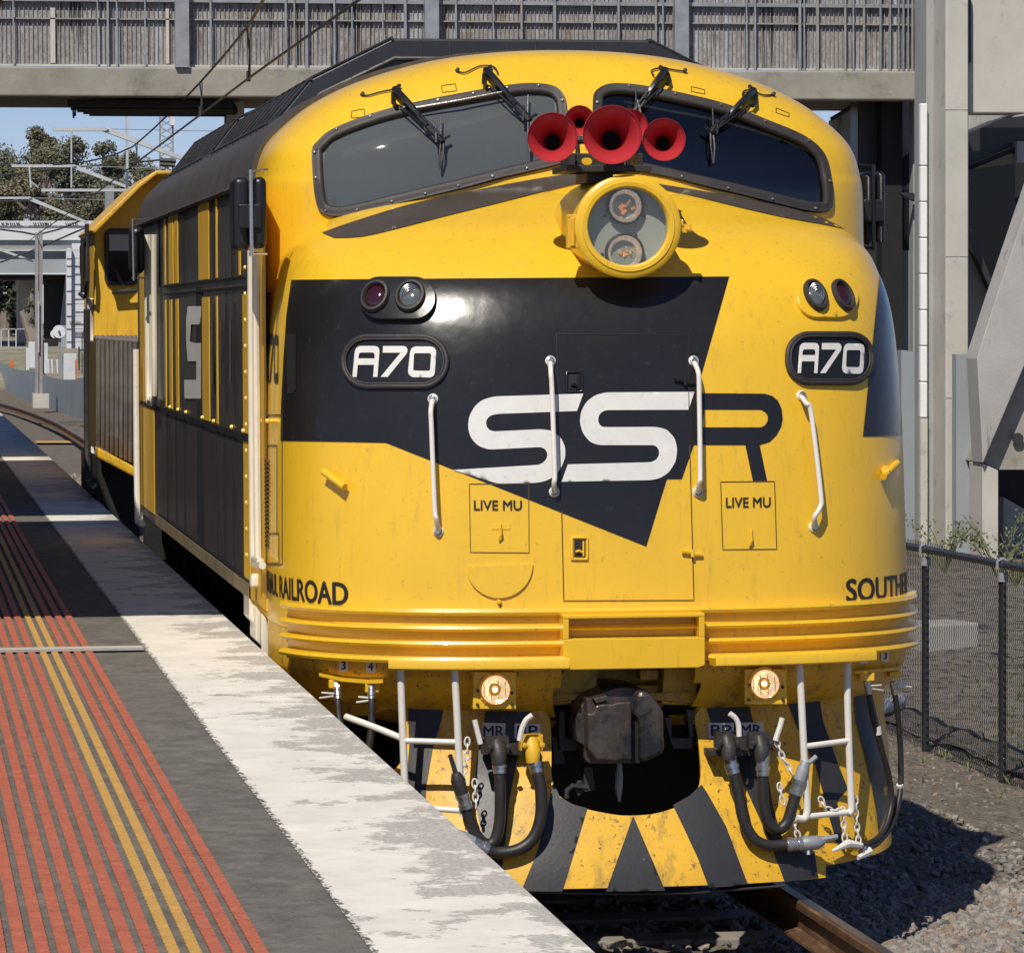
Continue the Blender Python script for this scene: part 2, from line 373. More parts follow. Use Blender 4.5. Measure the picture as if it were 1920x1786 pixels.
def hit(x, y, bv=None):
    d = ray(x, y); p, n, i, t = (bv or SH).ray_cast(CAM, d)
    if p is None: return None, None
    if n.dot(d) > 0: n = -n
    return p, n
def H(x, y, d=0, bv=None):      # point on the bodywork behind a photo pixel, d metres in front of it
    p, n = hit(x, y, bv)
    if p is None:
        for e in range(1, 30):
            for dx in (-e*2, e*2):
                p, n = hit(x+dx, y, bv)
                if p: break
            if p: break
        if p is None: return atY(x, y, 18.0)
        q = atY(x, y, p.y); return q-ray(x, y)*d
    return p-ray(x, y)*d
def HN(x, y, bv=None):
    p, n = hit(x, y, bv); return n if n else Vector((0, -1, 0))
def flat_mesh(vs, fs, off_n, name, m, parent, sm=True, flipto=Vector((0, -1, .2))):
    used = sorted({i for f in fs for i in f}); ix = {k: i for i, k in enumerate(used)}
    me = bpy.data.meshes.new(name); me.from_pydata([vs[k] for k in used], [], [tuple(ix[i] for i in f) for f in fs])
    b = bmesh.new(); b.from_mesh(me); bmesh.ops.recalc_face_normals(b, faces=b.faces)
    if sum((f.normal.dot(flipto)*f.calc_area() for f in b.faces)) < 0: bmesh.ops.reverse_faces(b, faces=b.faces)
    b.to_mesh(me); b.free(); return link(name, me, m, parent, sm)
def decal(loops, m, off, name, parent, bv=None, step=8):
    lp = [densify(l, (step, step)) for l in loops]; V, F = tri2d(lp, (step*1.3, step*1.3)); P = []; bad = set()
    for i, (x, y) in enumerate(V):
        p, n = hit(x, y, bv)
        if p is None: bad.add(i); P.append(Vector((0, 0, 0)))
        else: P.append(p+n*off)
    F = [f for f in F if not any(i in bad for i in f)]
    return flat_mesh(P, F, off, name, m, parent)
def decal_s(surf, loops, m, off, name, parent, gs=(.03, .05)):
    out = []
    for l in loops:
        o = []; n = len(l)
        for i in range(n):
            a, b = l[i], l[(i+1) % n]
            if len(a) == 2 and len(b) == 2:
                k = max(1, int(math.hypot(a[0]-b[0], a[1]-b[1])/8))
                for j in range(k):
                    p, nn = hit(a[0]+(b[0]-a[0])*j/k, a[1]+(b[1]-a[1])*j/k)
                    if p: o.append(surf.inv(p))
            else:
                if len(a) == 2:
                    p, nn = hit(*a)
                    if p: o.append(surf.inv(p))
                else: o.append((a[1], a[2]))
        out.append(densify(o, gs))
    V, F = tri2d(out, gs); P = [surf.at(a, z, off) for a, z in V]
    return flat_mesh(P, F, off, name, m, parent)
def text2d(s, bold=0, cuts=0):
    cu = bpy.data.curves.new('t', 'FONT'); cu.body = s; cu.size = 1;  cu.resolution_u = 4
    o = bpy.data.objects.new('t', cu); COL.objects.link(o); bpy.context.view_layer.update()
    me = bpy.data.meshes.new_from_object(o.evaluated_get(bpy.context.evaluated_depsgraph_get()))
    b = bmesh.new(); b.from_mesh(me); bmesh.ops.triangulate(b, faces=b.faces)
    xs = [v.co.x for v in b.verts]; ys = [v.co.y for v in b.verts]; x0, x1, y0, y1 = min(xs), max(xs), min(ys), max(ys)
    for i in range(1, cuts):
        bmesh.ops.bisect_plane(b, geom=b.verts[:]+b.edges[:]+b.faces[:], plane_co=(x0+(x1-x0)*i/cuts, 0, 0), plane_no=(1, 0, 0))
    b.verts.ensure_lookup_table()
    V = [((v.co.x-x0)/(x1-x0), (v.co.y-y0)/(y1-y0)) for v in b.verts]; b.verts.index_update(); F = [tuple(v.index for v in f.verts) for f in b.faces]
    b.free(); bpy.data.objects.remove(o); bpy.data.meshes.remove(me)
    if not bold: return V, F, [0]*len(V)
    ar = (y1-y0)/(x1-x0); k = len(V); VV = []; FF = []; LL = []
    for i, (dx, dy) in enumerate(((0, 0), (1, 0), (-1, 0), (0, .6), (0, -.6), (.5, .5), (-.5, -.5))):
        VV += [(u+dx*bold*ar*.8, v+dy*bold*.8) for u, v in V]; FF += [tuple(q+i*k for q in f) for f in F]; LL += [i]*k
    return VV, FF, LL
def text_px(s, q, m, off, name, parent, bold=.03, cuts=0, bv=None, Yp=None):   # q: pixel corners tl, tr, br, bl
    V, F, LL = text2d(s, bold, cuts); P = []; off0 = off
    for (u, v), ly in zip(V, LL):
        off = off0+ly*.00025
        v = 1-v; x = (q[0][0]*(1-u)+q[1][0]*u)*(1-v)+(q[3][0]*(1-u)+q[2][0]*u)*v; y = (q[0][1]*(1-u)+q[1][1]*u)*(1-v)+(q[3][1]*(1-u)+q[2][1]*u)*v
        if Yp is not None: P.append(atY(x, y, Yp-off)); continue
        p, n = hit(x, y, bv); P.append(p+n*off if p else None)
    F = [f for f in F if all(P[i] is not None for i in f)]; P = [p or Vector((0, 0, 0)) for p in P]
    return flat_mesh(P, F, off, name, m, parent, sm=False)
def emboss(loop, h, m, name, parent, bv=None, step=8, sink=.01, bevel=0, sm=True):
    lp = densify(loop, (step, step)); V, F = tri2d([lp], (step*1.4, step*1.4)); P = []; bad = set(); nn = Vector((0, 0, 0))
    for (x, y) in V:
        p, n = hit(x, y, bv); P.append(p if p else atY(x, y, 18.2)); nn += n if n else Vector((0, 0, 0))
    nn.normalize(); k = len(V); vs = [p+nn*h for p in P]+[p-nn*sink for p in P]; fs = list(F)
    cnt = {}
    for f in F:
        for i in range(len(f)):
            a, b = f[i], f[(i+1) % len(f)]; cnt[(min(a, b), max(a, b))] = cnt.get((min(a, b), max(a, b)), 0)+1
    for (a, b), c in cnt.items():
        if c == 1: fs.append((a, b, b+k, a+k))
    return MB().add(vs, fs).build(name, m, parent, sm=sm, ang=30, bevel=bevel)
def rim(loop, r, m, name, parent, h=0, bv=None, prof=None, mb=None, step=8):
    lp = densify(loop, (step, step)); P = []; Ns = []
    for x, y in lp:
        p, n = hit(x, y, bv)
        if p: P.append(p+n*h); Ns.append(n)
    pr = prof or [(r*math.cos(t*math.pi/4), r*math.sin(t*math.pi/4)) for t in range(8)]
    b = MB() if mb is None else mb; b.sweep(P, Ns, pr)
    return b.build(name, m, parent, sm=True, ang=60) if mb is None else b
def line_px(pts, wd, m, off, name, parent, closed=False, bv=None, mb=None):
    lp = densify(pts, (8, 8)); lp = lp if closed else lp[:-max(1, 1)]
    if not closed:
        lp = []; 
        for i in range(len(pts)-1):
            a, b = pts[i], pts[i+1]; k = max(1, int(math.hypot(a[0]-b[0], a[1]-b[1])/8)); lp += [(a[0]+(b[0]-a[0])*j/k, a[1]+(b[1]-a[1])*j/k) for j in range(k)]
        lp.append(pts[-1])
    P = []; Ns = []
    for x, y in lp:
        p, n = hit(x, y, bv)
        if p: P.append(p); Ns.append(n)
    b = MB() if mb is None else mb
    b.sweep(P, Ns, [(-wd/2, -.004), (wd/2, -.004), (wd/2, off), (-wd/2, off)], closed)
    return b.build(name, m, parent) if mb is None else b

# ------------------------------------------------------------------ A-class style bulldog nose locomotive
loco = thing('diesel_locomotive', 'yellow and black bulldog-nosed diesel locomotive A70 with red horns standing at the platform', 'locomotive')
LW_O = [(587,289),(588,278),(597,267),(620,247),(671,225),(735,205),(809,188),(889,173),(963,161),(1007,159),(1040,165),(1056,181),(1061,202),(1063,240),(1062,285),(1056,303),(1040,311),(963,329),(896,346),(812,366),(728,386),(661,402),(627,405),(606,398),(595,380),(589,336)]
RW_O = [(1113,195),(1117,174),(1135,162),(1160,159),(1205,163),(1283,178),(1363,198),(1440,228),(1500,253),(1532,275),(1549,300),(1558,340),(1560,372),(1557,390),(1543,397),(1510,395),(1471,386),(1400,368),(1310,347),(1220,326),(1160,318),(1128,312),(1118,296),(1113,245)]
LW = smooth(LW_O, 4, True); RW = smooth(RW_O, 4, True)
nose = NOSE.mesh(frange(-1.5, -1, 8)+frange(-1, 1, 160)[1:]+frange(1, 1.5, 8)[1:], [NOSE.tz(1.21)]+[t for t in frange(0, 11, 110) if t > NOSE.tz(1.22)])
nose.f = [f for f in nose.f if not (sum(nose.v[i][2] for i in f)/4 > 3.0 and sum(nose.v[i][1] for i in f)/4 > 19.02)]
nose = nose.build('nose_shell', 'yellow_paint', loco, sm=True, ang=None)
cabm = CAB.mesh(frange(-1.35, -1, 12)+frange(-1, 1, 300)[1:]+frange(1, 1.35, 12)[1:], frange(0, 12, 190), [inset(LW, 8), inset(RW, 8)]).build('cab_shell', 'yellow_paint', loco, sm=True, ang=None)
fullcab = CAB.mesh(frange(-1.35, 1.35, 240), frange(0, 12, 120)).build('tmp', 'yellow_paint', None)
SH = bvh_of(nose, fullcab); CABV = bvh_of(fullcab)
bpy.data.objects.remove(fullcab)
# long carbody behind the cab
BY0, BY1 = 19.72, 29.0
prof = [(1.5, 1.24), (1.5, 3.12), (1.497, 3.25)]+[(r[2]+.012, r[0]+.008) for r in CAB.rows[2:]]
P2 = [(x, z) for x, z in prof]+[(-x, z) for x, z in prof[::-1]]
def carbody(y0, y1, name, m, ysc=1, par=loco):
    mb = MB(); n = len(P2); ys = [y0, y1]
    mb.add([(XC+x, y, z) for y in ys for x, z in P2], [(i, (i+1) % n, n+(i+1) % n, n+i) for i in range(n)]+[tuple(range(n)), tuple(range(n, 2*n))[::-1]])
    return mb.build(name, m, par, sm=True, ang=25)
carbody(BY0, BY1, 'body_side', 'charcoal_side')
# roof skin (grimy) just outside, from gutter up
rp = [(r[2]+.022, r[0]+.02) for r in CAB.rows[2:]]; rp = [(1.515, 3.28)]+rp; rp = rp+[(-x, z) for x, z in rp[::-1]]
n = len(rp); MB().add([(XC+x, y, z) for y in (19.62, 29.02) for x, z in rp], [(i, i+1, n+i+1, n+i) for i in range(n-1)]+[tuple(range(n)), tuple(range(2*n-1, n-1, -1))]).build('roof', 'roof_grime', loco, sm=True, ang=40)
# rear cab end: same nose turned round, plain
MB().add([(XC+x*k, y, 1.24+(z-1.24)*kz) for (y, k, kz) in ((29.0, 1, 1), (29.5, .93, .97), (29.9, .75, .86), (30.1, .5, .7)) for x, z in P2],
    [(r*len(P2)+i, r*len(P2)+(i+1) % len(P2), (r+1)*len(P2)+(i+1) % len(P2), (r+1)*len(P2)+i) for r in range(3) for i in range(len(P2))]+[tuple(3*len(P2)+i for i in range(len(P2)))]).build('rear_nose', 'yellow_side', loco, sm=True)
# roof hatches
def hatch(y0, y1, dz, hw, name='roof_hatch'):
    c = [(-1.36, 3.52), (-1.30, 3.62), (-1.10, 3.86+dz), (-hw, 4.07+dz), (hw, 4.07+dz), (1.10, 3.86+dz), (1.30, 3.62), (1.36, 3.52)]
    mb = MB(); mb.prism([(XC+x, y0, z) for x, z in c], [(XC+x, y1, z) for x, z in c])
    lip = [(-1.22, 3.60), (-1.05, 3.78+dz), (-hw+.01, 3.965+dz), (hw-.01, 3.965+dz), (1.05, 3.78+dz), (1.22, 3.60)]
    h = mb.build(name, 'hatch_black', loco, bevel=.012)
    tb = MB(); tb.tube([(XC+x, y0-.012, z) for x, z in lip], .013, 8); tb.build('hatch_rail', 'steel_dark', h, sm=True)
    rb = MB()
    for x in [-hw+.15*i for i in range(1, int(2*hw/.15))]: rb.b2((XC+x-.004, y0-.006, 3.98+dz), (XC+x+.004, y0, 4.06+dz))
    for sx in (-1, 1):
        for t in (.1, .35, .6, .85): rb.lathe([(0, .012), (.01, .012), (.014, 0)], (XC+sx*(1.0+(hw-1.0)*t), y0-.01, 3.80+dz+.17*t), (0, -1, 0), 8)
        rb.tube([(XC+sx*(hw), y0-.01, 4.07+dz), (XC+sx*(hw), y1, 4.07+dz)], .008, 6); rb.tube([(XC+sx*1.10, y0-.01, 3.86+dz), (XC+sx*1.10, y1, 3.86+dz)], .009, 6); rb.tube([(XC+sx*1.31, y0-.01, 3.63), (XC+sx*1.31, y1, 3.63)], .014, 6)
        for yy in frange(y0, y1, 10): rb.lathe([(0, .02), (.014, .014), (.016, 0)], (XC+sx*1.33, yy, 3.60), (sx, 0, .5), 6); rb.tube([(XC+sx*hw, yy, 4.075+dz), (XC+sx*1.10, yy, 3.865+dz), (XC+sx*1.30, yy, 3.63)], .006, 5)
    rb.build('hatch_bolts', 'steel_dark', h, sm=True); return h
hatch(20.6, 24.4, 0, .676); hatch(25.1, 28.7, .02, .60)
# gutter line along the side
for sx in (-1, 1): MB().tube([(XC+sx*1.512, 19.6, 3.29), (XC+sx*1.512, 29, 3.29)], .014, 8).build('gutter', 'roof_grime', loco, sm=True)

# crease stripe below the windscreens
decal([smooth([(604,437),(661,417),(762,386),(862,363),(963,343),(1047,329),(1098,323)], 3)+smooth([(1110,338),(1024,359),(930,383),(829,408),(745,430),(678,445),(627,447)], 3)], 'stripe_brown', .004, 'brow_stripe', loco)
decal([smooth([(1234,345),(1310,357),(1391,371),(1471,387),(1531,405),(1587,431)], 3)+smooth([(1551,423),(1471,409),(1391,391),(1310,371),(1246,356)], 3)], 'stripe_brown', .004, 'brow_stripe', loco)
# black livery arrow, S S R lettering
def zof(y, Y=18.4): return atY(1695, y, Y).z
ARROW = [(547,525),(1367,519),(1305,737),(1433,738),(1447,742),(1458,751),(1465,766),(1467,785),(1464,800),(1456,815),(1443,828),(1424,834),(1438,901),(1411,901),(1397,834),(1300.6,834),(1278,898),(1250,898),(1211.5,1024),(724,830),(527,826),(528,760),(532,680),(538,590)]
NOTCH = [(1320.7,767.6),(1426,768),(1434,772),(1439,779),(1439,789),(1434,797),(1426,801),(1315.7,801)]
decal_s(NOSE, [ARROW, NOTCH], 'black_paint', .003, 'black_livery', loco, (.022, .03))
decal_s(NOSE, [[(1648,519),(1617,818),('s', 1.05, zof(818)),('s', 1.05, zof(519)+.03)]], 'black_paint', .003, 'black_livery', loco, (.022, .03))
C5 = lambda L: [(800+x*.33595, 560+y*.33595) for x, y in L]
S1 = [(873,530),(838,627),(395,643),(355,652),(333,675),(331,705),(345,730),(372,741),(640,728),(700,737),(748,775),(772,825),(774,880),(750,945),(700,1000),(655,1020),(610,1027),(398,1032),(148,955),(625,927),(655,912),(672,885),(673,860),(660,838),(635,828),(345,842),(285,820),(245,775),(230,715),(238,655),(268,600),(310,565),(375,546)]
S2 = [(1493,520),(1460,620),(1000,622),(970,635),(955,665),(958,695),(975,715),(1010,717),(1280,715),(1340,730),(1385,780),(1398,845),(1388,910),(1350,970),(1300,1002),(1250,1012),(752,1021),(787,924),(1255,912),(1285,895),(1298,865),(1292,835),(1270,817),(960,817),(910,800),(870,750),(853,690),(860,630),(890,575),(940,538),(1000,523)]
def softcorner(L, sharp):
    o = []; n = len(L)
    for i in range(n):
        a, b, c = L[i-1], L[i], L[(i+1) % n]; la = math.hypot(a[0]-b[0], a[1]-b[1]); lc = math.hypot(c[0]-b[0], c[1]-b[1])
        if i in sharp: o.append(b); continue
        d = min(22, la*.5, lc*.5); p = (b[0]+(a[0]-b[0])*d/la, b[1]+(a[1]-b[1])*d/la); q = (b[0]+(c[0]-b[0])*d/lc, b[1]+(c[1]-b[1])*d/lc)
        for t in (0, .33, .67, 1): o.append(((1-t)**2*p[0]+2*t*(1-t)*b[0]+t*t*q[0], (1-t)**2*p[1]+2*t*(1-t)*b[1]+t*t*q[1]))
    return o
decal([C5(softcorner(S1, {0, 1, 18}))], 'letter_white', .0055, 'white_lettering', loco)
decal([C5(softcorner(S2, {0, 1, 16, 17}))], 'letter_white', .0055, 'white_lettering', loco)
# number boards
GA = [[(163,1425),(190,1120),(198,1080),(215,1052),(245,1032),(275,1028),(445,1028),(480,1037),(500,1062),(506,1095),(480,1425),(425,1425),(437,1270),(232,1270),(218,1425)], [(240,1188),(243,1150),(250,1125),(270,1113),(415,1112),(435,1120),(445,1140),(445,1188)]]
G7 = [[(552,1030),(815,1030),(843,1040),(860,1065),(862,1100),(850,1130),(610,1425),(520,1425),(775,1115),(548,1115)]]
G0 = [[(895,1110),(905,1075),(925,1050),(965,1035),(1165,1038),(1205,1053),(1225,1090),(1226,1130),(1210,1370),(1195,1410),(1155,1433),(935,1430),(895,1412),(873,1380),(870,1340)], [(945,1140),(950,1127),(965,1122),(1145,1122),(1158,1130),(1163,1150),(1150,1325),(1145,1340),(1130,1348),(955,1345),(940,1338),(935,1322)]]
def board(x0, y0, x1, y1, rr, gx, gy, gx1, gy1, par):
    lp = pill(x0, y0, x1, y1, rr); b = decal([inset(lp, 3)], 'black_paint', .010, 'number_board', par, step=12)
    for k, (hh, rd, ins) in enumerate(((.010, .013, 0), (.016, .006, 5))):
        rim(inset(lp, ins), rd, 'rubber_rim', 'board_rim', b, h=hh)
    for G in (GA, G7, G0):
        L = [[(gx+(x-163)/(1226-163)*(gx1-gx), gy+(y-1028)/(1435-1028)*(gy1-gy)) for x, y in l] for l in G]
        decal(L, 'letter_white', .013, 'numeral', b, step=8)
board(646, 632, 838, 725, 46, 663.7, 649.6, 818.5, 708.9, loco)
board(1475, 627, 1631, 718, 40, 1492.9, 644, 1616.7, 701.8, loco)
# marker lamps
def marker(pl, rr, pm, lamps, par, hh=.035):
    pod = emboss(pill(*pl, rr), hh, pm, 'marker_housing', par, sink=.02, bevel=.008)
    for (x, y, rx, rz, col) in lamps:
        p, n = hit(x, y); o = p+n*(hh-.004); s = .00243
        R_ = rz*s; k = rx/rz
        lb = MB().lathe([(R_*.98, -.01), (R_, .012), (R_*.93, .024), (R_*.80, .026), (R_*.72, .018), (R_*.70, -.005)], o, n, 36, sx=k).build('marker_rim', 'rubber_rim', pod, sm=True)
        MB().lathe([(R_*.70, .0)]+[(R_*.70*math.cos(t*math.pi/16), .004+.02*math.sin(t*math.pi/16)) for t in range(9)], o, n, 32, sx=k).build('marker_lens', col, pod, sm=True)
        if col == 'clear_lens':
            mb = MB()
            for q in (.22, .36, .5, .62): mb.tube([o+n*(.004+.021*math.sqrt(max(0, 1-(q/.7)**2)))+(Vector((1, 0, 0))*k*math.cos(t*math.pi/16)+Vector((0, 0, 1))*math.sin(t*math.pi/16))*R_*q for t in range(32)], .0022, 5, True)
            mb.build('lens_ring', 'steel_bright', pod, sm=True)
marker((677, 525, 820, 604), 39, 'black_paint', [(709.9, 561.9, 29, 33, 'red_lens'), (773.2, 561.9, 29, 33, 'clear_lens')], loco)
marker((1492, 522, 1606, 598), 37, 'yellow_paint', [(1524.6, 557.2, 25, 34, 'clear_lens'), (1575, 557.2, 25, 34, 'red_lens')], loco, .018)
# windscreens: gasket, bolts, glass
for nm, lp in (('l', LW), ('r', RW)):
    pr = [(-.022, -.012), (.022, -.012), (.026, .006), (.014, .018), (-.004, .014), (-.020, .020), (-.026, .006)]
    g = rim(inset(lp, 8), .02, 'rubber_rim', 'windscreen_gasket', loco, bv=CABV, prof=[(x*1.0, y) for x, y in pr])
    mb = MB(); L = densify(inset(lp, 6), (3, 3)); acc = 0
    st = 23 if nm == 'l' else 30
    for i in range(0, len(L), st):
        p, n = hit(*L[i], CABV)
        if p: mb.new().lathe([(0, .026), (.005, .025), (.0075, .020), (.0075, .01)], p, n, 8)
    mb.each('gasket_bolt', 'steel_bright', g)
    decal([inset(lp, 13)], 'windscreen_sheen' if nm == 'l' else 'windscreen', -.012, 'windscreen_glass', loco, bv=CABV, step=14)
# cab interior
ci = MB(); ci.b2((XC-1.40, 19.68, 2.9), (XC+1.40, 19.71, 3.4)); ci.b2((XC-1.15, 19.68, 3.4), (XC+1.15, 19.71, 3.66)); ci.b2((XC-.8, 19.68, 3.66), (XC+.8, 19.71, 3.8)); ci.b2((XC-.6, 19.3, 3.84), (XC+.6, 20.4, 3.85)); ci.b2((XC-1.44, 19.35, 2.9), (XC-1.41, 20.4, 3.35)); ci.b2((XC+1.41, 19.35, 2.9), (XC+1.44, 20.4, 3.35))
ci.b2((XC-.9, 19.4, 3.15), (XC-.2, 19.66, 3.30)); ci.b2((XC+.25, 19.4, 3.2), (XC+.95, 19.66, 3.30)); ci.build('cab_interior', 'cab_inside', loco)
MB().tube([atY(x, y, 18.98) for x, y in smooth([(640,290),(700,268),(780,249),(860,231),(950,208),(1000,196)], 4)], .018, 6).build('sun_visor_rail', 'visor', loco, sm=True)
MB().tube([atY(x, y, 18.98) for x, y in smooth([(1170,190),(1240,205),(1330,222),(1440,252),(1520,285)], 4)], .006, 6).build('sun_visor_rail', 'visor', loco, sm=True)

# headlight
hc = atY(1178, 425, 17.65); hcx, hcz = hc.x, hc.z; hy = 17.65; RH = .232
axh = Vector((0, -1, 0))
hl = MB().lathe([(.172, -.02), (.176, .004), (.182, .012), (.20, .014), (.204, .008), (RH-.012, .006), (RH, -.004), (RH, -.05), (RH-.022, -.055), (RH-.018, -.10), (RH-.012, -.3), (RH-.01, -.5), (RH, -.66)], (hcx, hy, hcz), axh, 64, sx=1.04).build('headlight_housing', 'yellow_paint', loco, sm=True)
MB().lathe([(0, -.006), (.172, -.006)], (hcx, hy, hcz), axh, 48, sx=1.04).build('headlight_glass', 'clear_glass', hl, sm=True)
MB().lathe([(.178, 0), (.175, -.075), (0, -.08)], (hcx, hy, hcz), axh, 48, sx=1.04).build('headlight_bowl', 'cream_grey', hl, sm=True, ang=30)
for (lx, ly, r_) in ((1172, 386, .075), (1171, 474, .080)):
    c = atY(lx, ly, hy+.055)
    MB().lathe([(r_+.008, -.03), (r_+.010, .008), (r_+.002, .016), (r_-.002, .010)], c, axh, 36).build('lamp_rim', 'steel_dark', hl, sm=True)
    MB().lathe([(r_*q, -.055*(1-q*q)+.004) for q in (1, .86, .72, .58, .44, .30, .16, 0.001)], c, axh, 22).build('lamp', 'dish_chrome', hl)
    rr_ = random.Random(lx); fm = MB()
    for _ in range(9): a = rr_.uniform(0, 6.3); q = rr_.uniform(0, .5)*r_; o_ = c+Vector((math.cos(a)*q, .015, math.sin(a)*q)); fm.tube([o_, o_+Vector((rr_.uniform(-.02, .02), rr_.uniform(-.01, .01), rr_.uniform(-.02, .02)))], rr_.uniform(.003, .008), 5)
    fm.build('filament', 'filament', hl)
    MB().lathe([(r_*.98, .004), (r_*.7, .012), (r_*.35, .016), (0.001, .018)], c, axh, 32).build('lamp_lens', 'clear_glass', hl, sm=True)
mb = MB()
for x, y in ((1134, 405), (1208, 405), (1129, 476), (1192, 439)):
    mb.new().lathe([(0, .008), (.006, .006), (.007, 0)], atY(x, y, hy+.074), axh, 8)
mb.each('lamp_screw', 'steel_dark', hl)
mb = MB(); c1, c2 = atY(1064, 402, hy+.02), atY(1086, 466, hy+.06); mb.b2(c1, (c2.x+.02, hy+.07, c2.z)); mb.tube([atY(1074, 408, hy+.02), atY(1074, 462, hy+.02)], .012, 8)
mb.build('headlight_hinge', 'yellow_worn', hl, bevel=.004)
mb = MB(); c1, c2 = atY(1274, 420, hy+.02), atY(1294, 437, hy+.05); mb.b2(c1, (c2.x, hy+.05, c2.z)); mb.tube([atY(1279, 412, hy+.02), atY(1279, 424, hy+.02)], .008, 6); mb.lathe([(0, .02), (.009, .02), (.009, 0)], atY(1290, 430, hy+.02), axh, 8)
mb.build('headlight_latch', 'yellow_worn', hl, bevel=.003)

# nose door, hatches, latches
mk = MB(); line_px([(1043, 626), (1290, 628), (1292, 830)], .0035, 'seam_black', .0058, '', None, mb=mk); line_px([(1043, 626), (1053, 955)], .0035, 'seam_black', .0058, '', None, mb=mk); mb = MB()
line_px([(1053, 957), (1057, 1126), (1301, 1125), (1293, 835)], .004, 'seam', .0035, '', None, mb=mb)
dr = mb.build('nose_door', 'seam', loco); mk.build('door_seam', 'seam_black', dr)
def latch(x0, y0, x1, y1, m):
    f = rim([(x0, y0), (x1, y0), (x1, y1), (x0, y1)], .006, m, 'latch_frame', dr, h=.006)
    decal([rect(x0+4, y0+4, x1-4, y1-4)], 'soot_shade', .0062, 'latch_recess_shade', dr)  # flat near-black patch paints the shade inside the latch
    MB().tube([H(x1-7, y0+6, .012), H(x1-7, y1-6, .012)], .0045, 6).tube([H(x0+8, (y0+y1)/2+6, .01), H(x0+14, (y0+y1)/2+4, .018), H(x1-8, (y0+y1)/2+8, .01)], .006, 6).build('latch_handle', m, dr, sm=True)
latch(1062, 698, 1091, 734, 'black_paint'); latch(1072, 1008, 1101, 1048, 'yellow_paint')
for (x, y, m) in ((1283, 714, 'black_paint'), (1297, 1036, 'yellow_paint')):
    MB().tube([H(x-18, y-3, .012), H(x+2, y-1, .014)], .011, 6).tube([H(x+2, y-6, .02), H(x+2, y+8, .02)], .009, 8).tube([H(x+2, y+3, .014), H(x+20, y+4, .010)], .009, 6).build('door_hinge', m, dr, sm=True)
for (q, tq, hx, hy_) in ((((880, 907), (991, 907), (992, 1036), (882, 1035)), ((889, 938), (978, 938), (978, 956), (889, 956)), 938, 995), (((1351, 903), (1452, 902), (1456, 1029), (1355, 1030)), ((1361, 933), (1444, 932), (1444, 950), (1361, 951)), 1408, 1006)):
    mb = MB(); line_px(list(q), .0032, 'seam', .0032, '', None, closed=True, mb=mb); pl = mb.build('cable_hatch', 'seam', loco)
    text_px('LIVE MU', tq, 'dark_ink', .004, 'lettering', pl, .035)
    MB().tube([H(hx, hy_-14, .004), H(hx, hy_-8, .022), H(hx+2, hy_+6, .022), H(hx-3, hy_+14, .016)], .0055, 8).build('hatch_handle', 'yellow_paint', pl, sm=True)
    if hx < 1000: emboss(rect(922, 982, 957, 992), .003, 'yellow_paint', 'hatch_plate', pl)
arc = [(873, 1058)]+[(936+63*math.cos(R(a)), 1057+64*math.sin(R(a))) for a in range(0, 181, 8)][0:]
hp = emboss([(936+63*math.cos(R(a)), 1057+64*math.sin(R(a))) for a in range(0, 181, 7)], .012, 'yellow_paint', 'jumper_cover', loco, sm=False)
line_px([(937, 1122), (939, 1148)], .006, 'seam', .005, 'cover_seam', hp)
MB().lathe([(0, .02), (.010, .018), (.012, 0)], H(935, 1127), (0, -1, 0), 10).build('cover_bolt', 'yellow_paint', hp, sm=True)
decal([[(539, 626), (557, 626), (557, 728), (552, 737), (541, 738)]], 'soot_shade', .006, 'step_recess_shade', loco)  # recess shade painted as a flat near-black patch on the nose
# grab irons
def iron(top, rod, bot):
    g = MB(); p0, p1 = H(*top, .006), H(*bot, .006)
    path = [H(*top, .012)]+[H(x, y, .065) for x, y in rod]+[H(*bot, .012)]
    g.tube([Vector(p) for p in smooth(path, 5)], .0115, 10)
    for (x, y), (x2, y2) in ((top, rod[0]), (bot, rod[-1])):
        p, n = hit(x, y); g.lathe([(0, .010), (.021, .010), (.024, .007), (.024, -.004)], p, n, 20)
        q = H(x+(x2-x)*.7, y+(y2-y)*.7, .02); g.tube([p+n*.008, q], [.019, .0115], 8)
    o = g.build('grab_iron', 'white_paint', loco, sm=True, ang=50)
    b = MB()
    for (x, y) in (top, bot):
        p, n = hit(x, y); b.new().lathe([(0, .030), (.010, .030), (.013, .026), (.013, .012)], p, n, 6); b.lathe([(.018, .017), (.018, .012), (0, .018)], p, n, 16)
    b.each('grab_iron_bolt', 'steel_bright', o)
iron((812, 748), [(808, 768), (809, 800), (815, 950), (818, 972)], (822, 996))
iron((1032, 677), [(1033, 700), (1035, 730), (1040, 880), (1039, 905)], (1039, 922))
iron((1300, 677), [(1309, 697), (1311, 730), (1313, 880), (1312, 903)], (1308, 922))
iron((1502, 742), [(1512, 757), (1521, 775), (1539, 925), (1538, 950), (1528, 968)], (1525, 988))
# lamp brackets (tubes)
for (a, b, c) in (((607, 884), (646, 913), (640, 905)), ((1682, 868), (1656, 893), (1660, 880))):
    mb = MB(); mb.tube([H(*a, .05), H(*b, .05)], .017, 12); mb.tube([H(*c, -.01), H(*c, .045)], .020, 8); mb.build('lamp_bracket', 'yellow_paint', loco, sm=True)
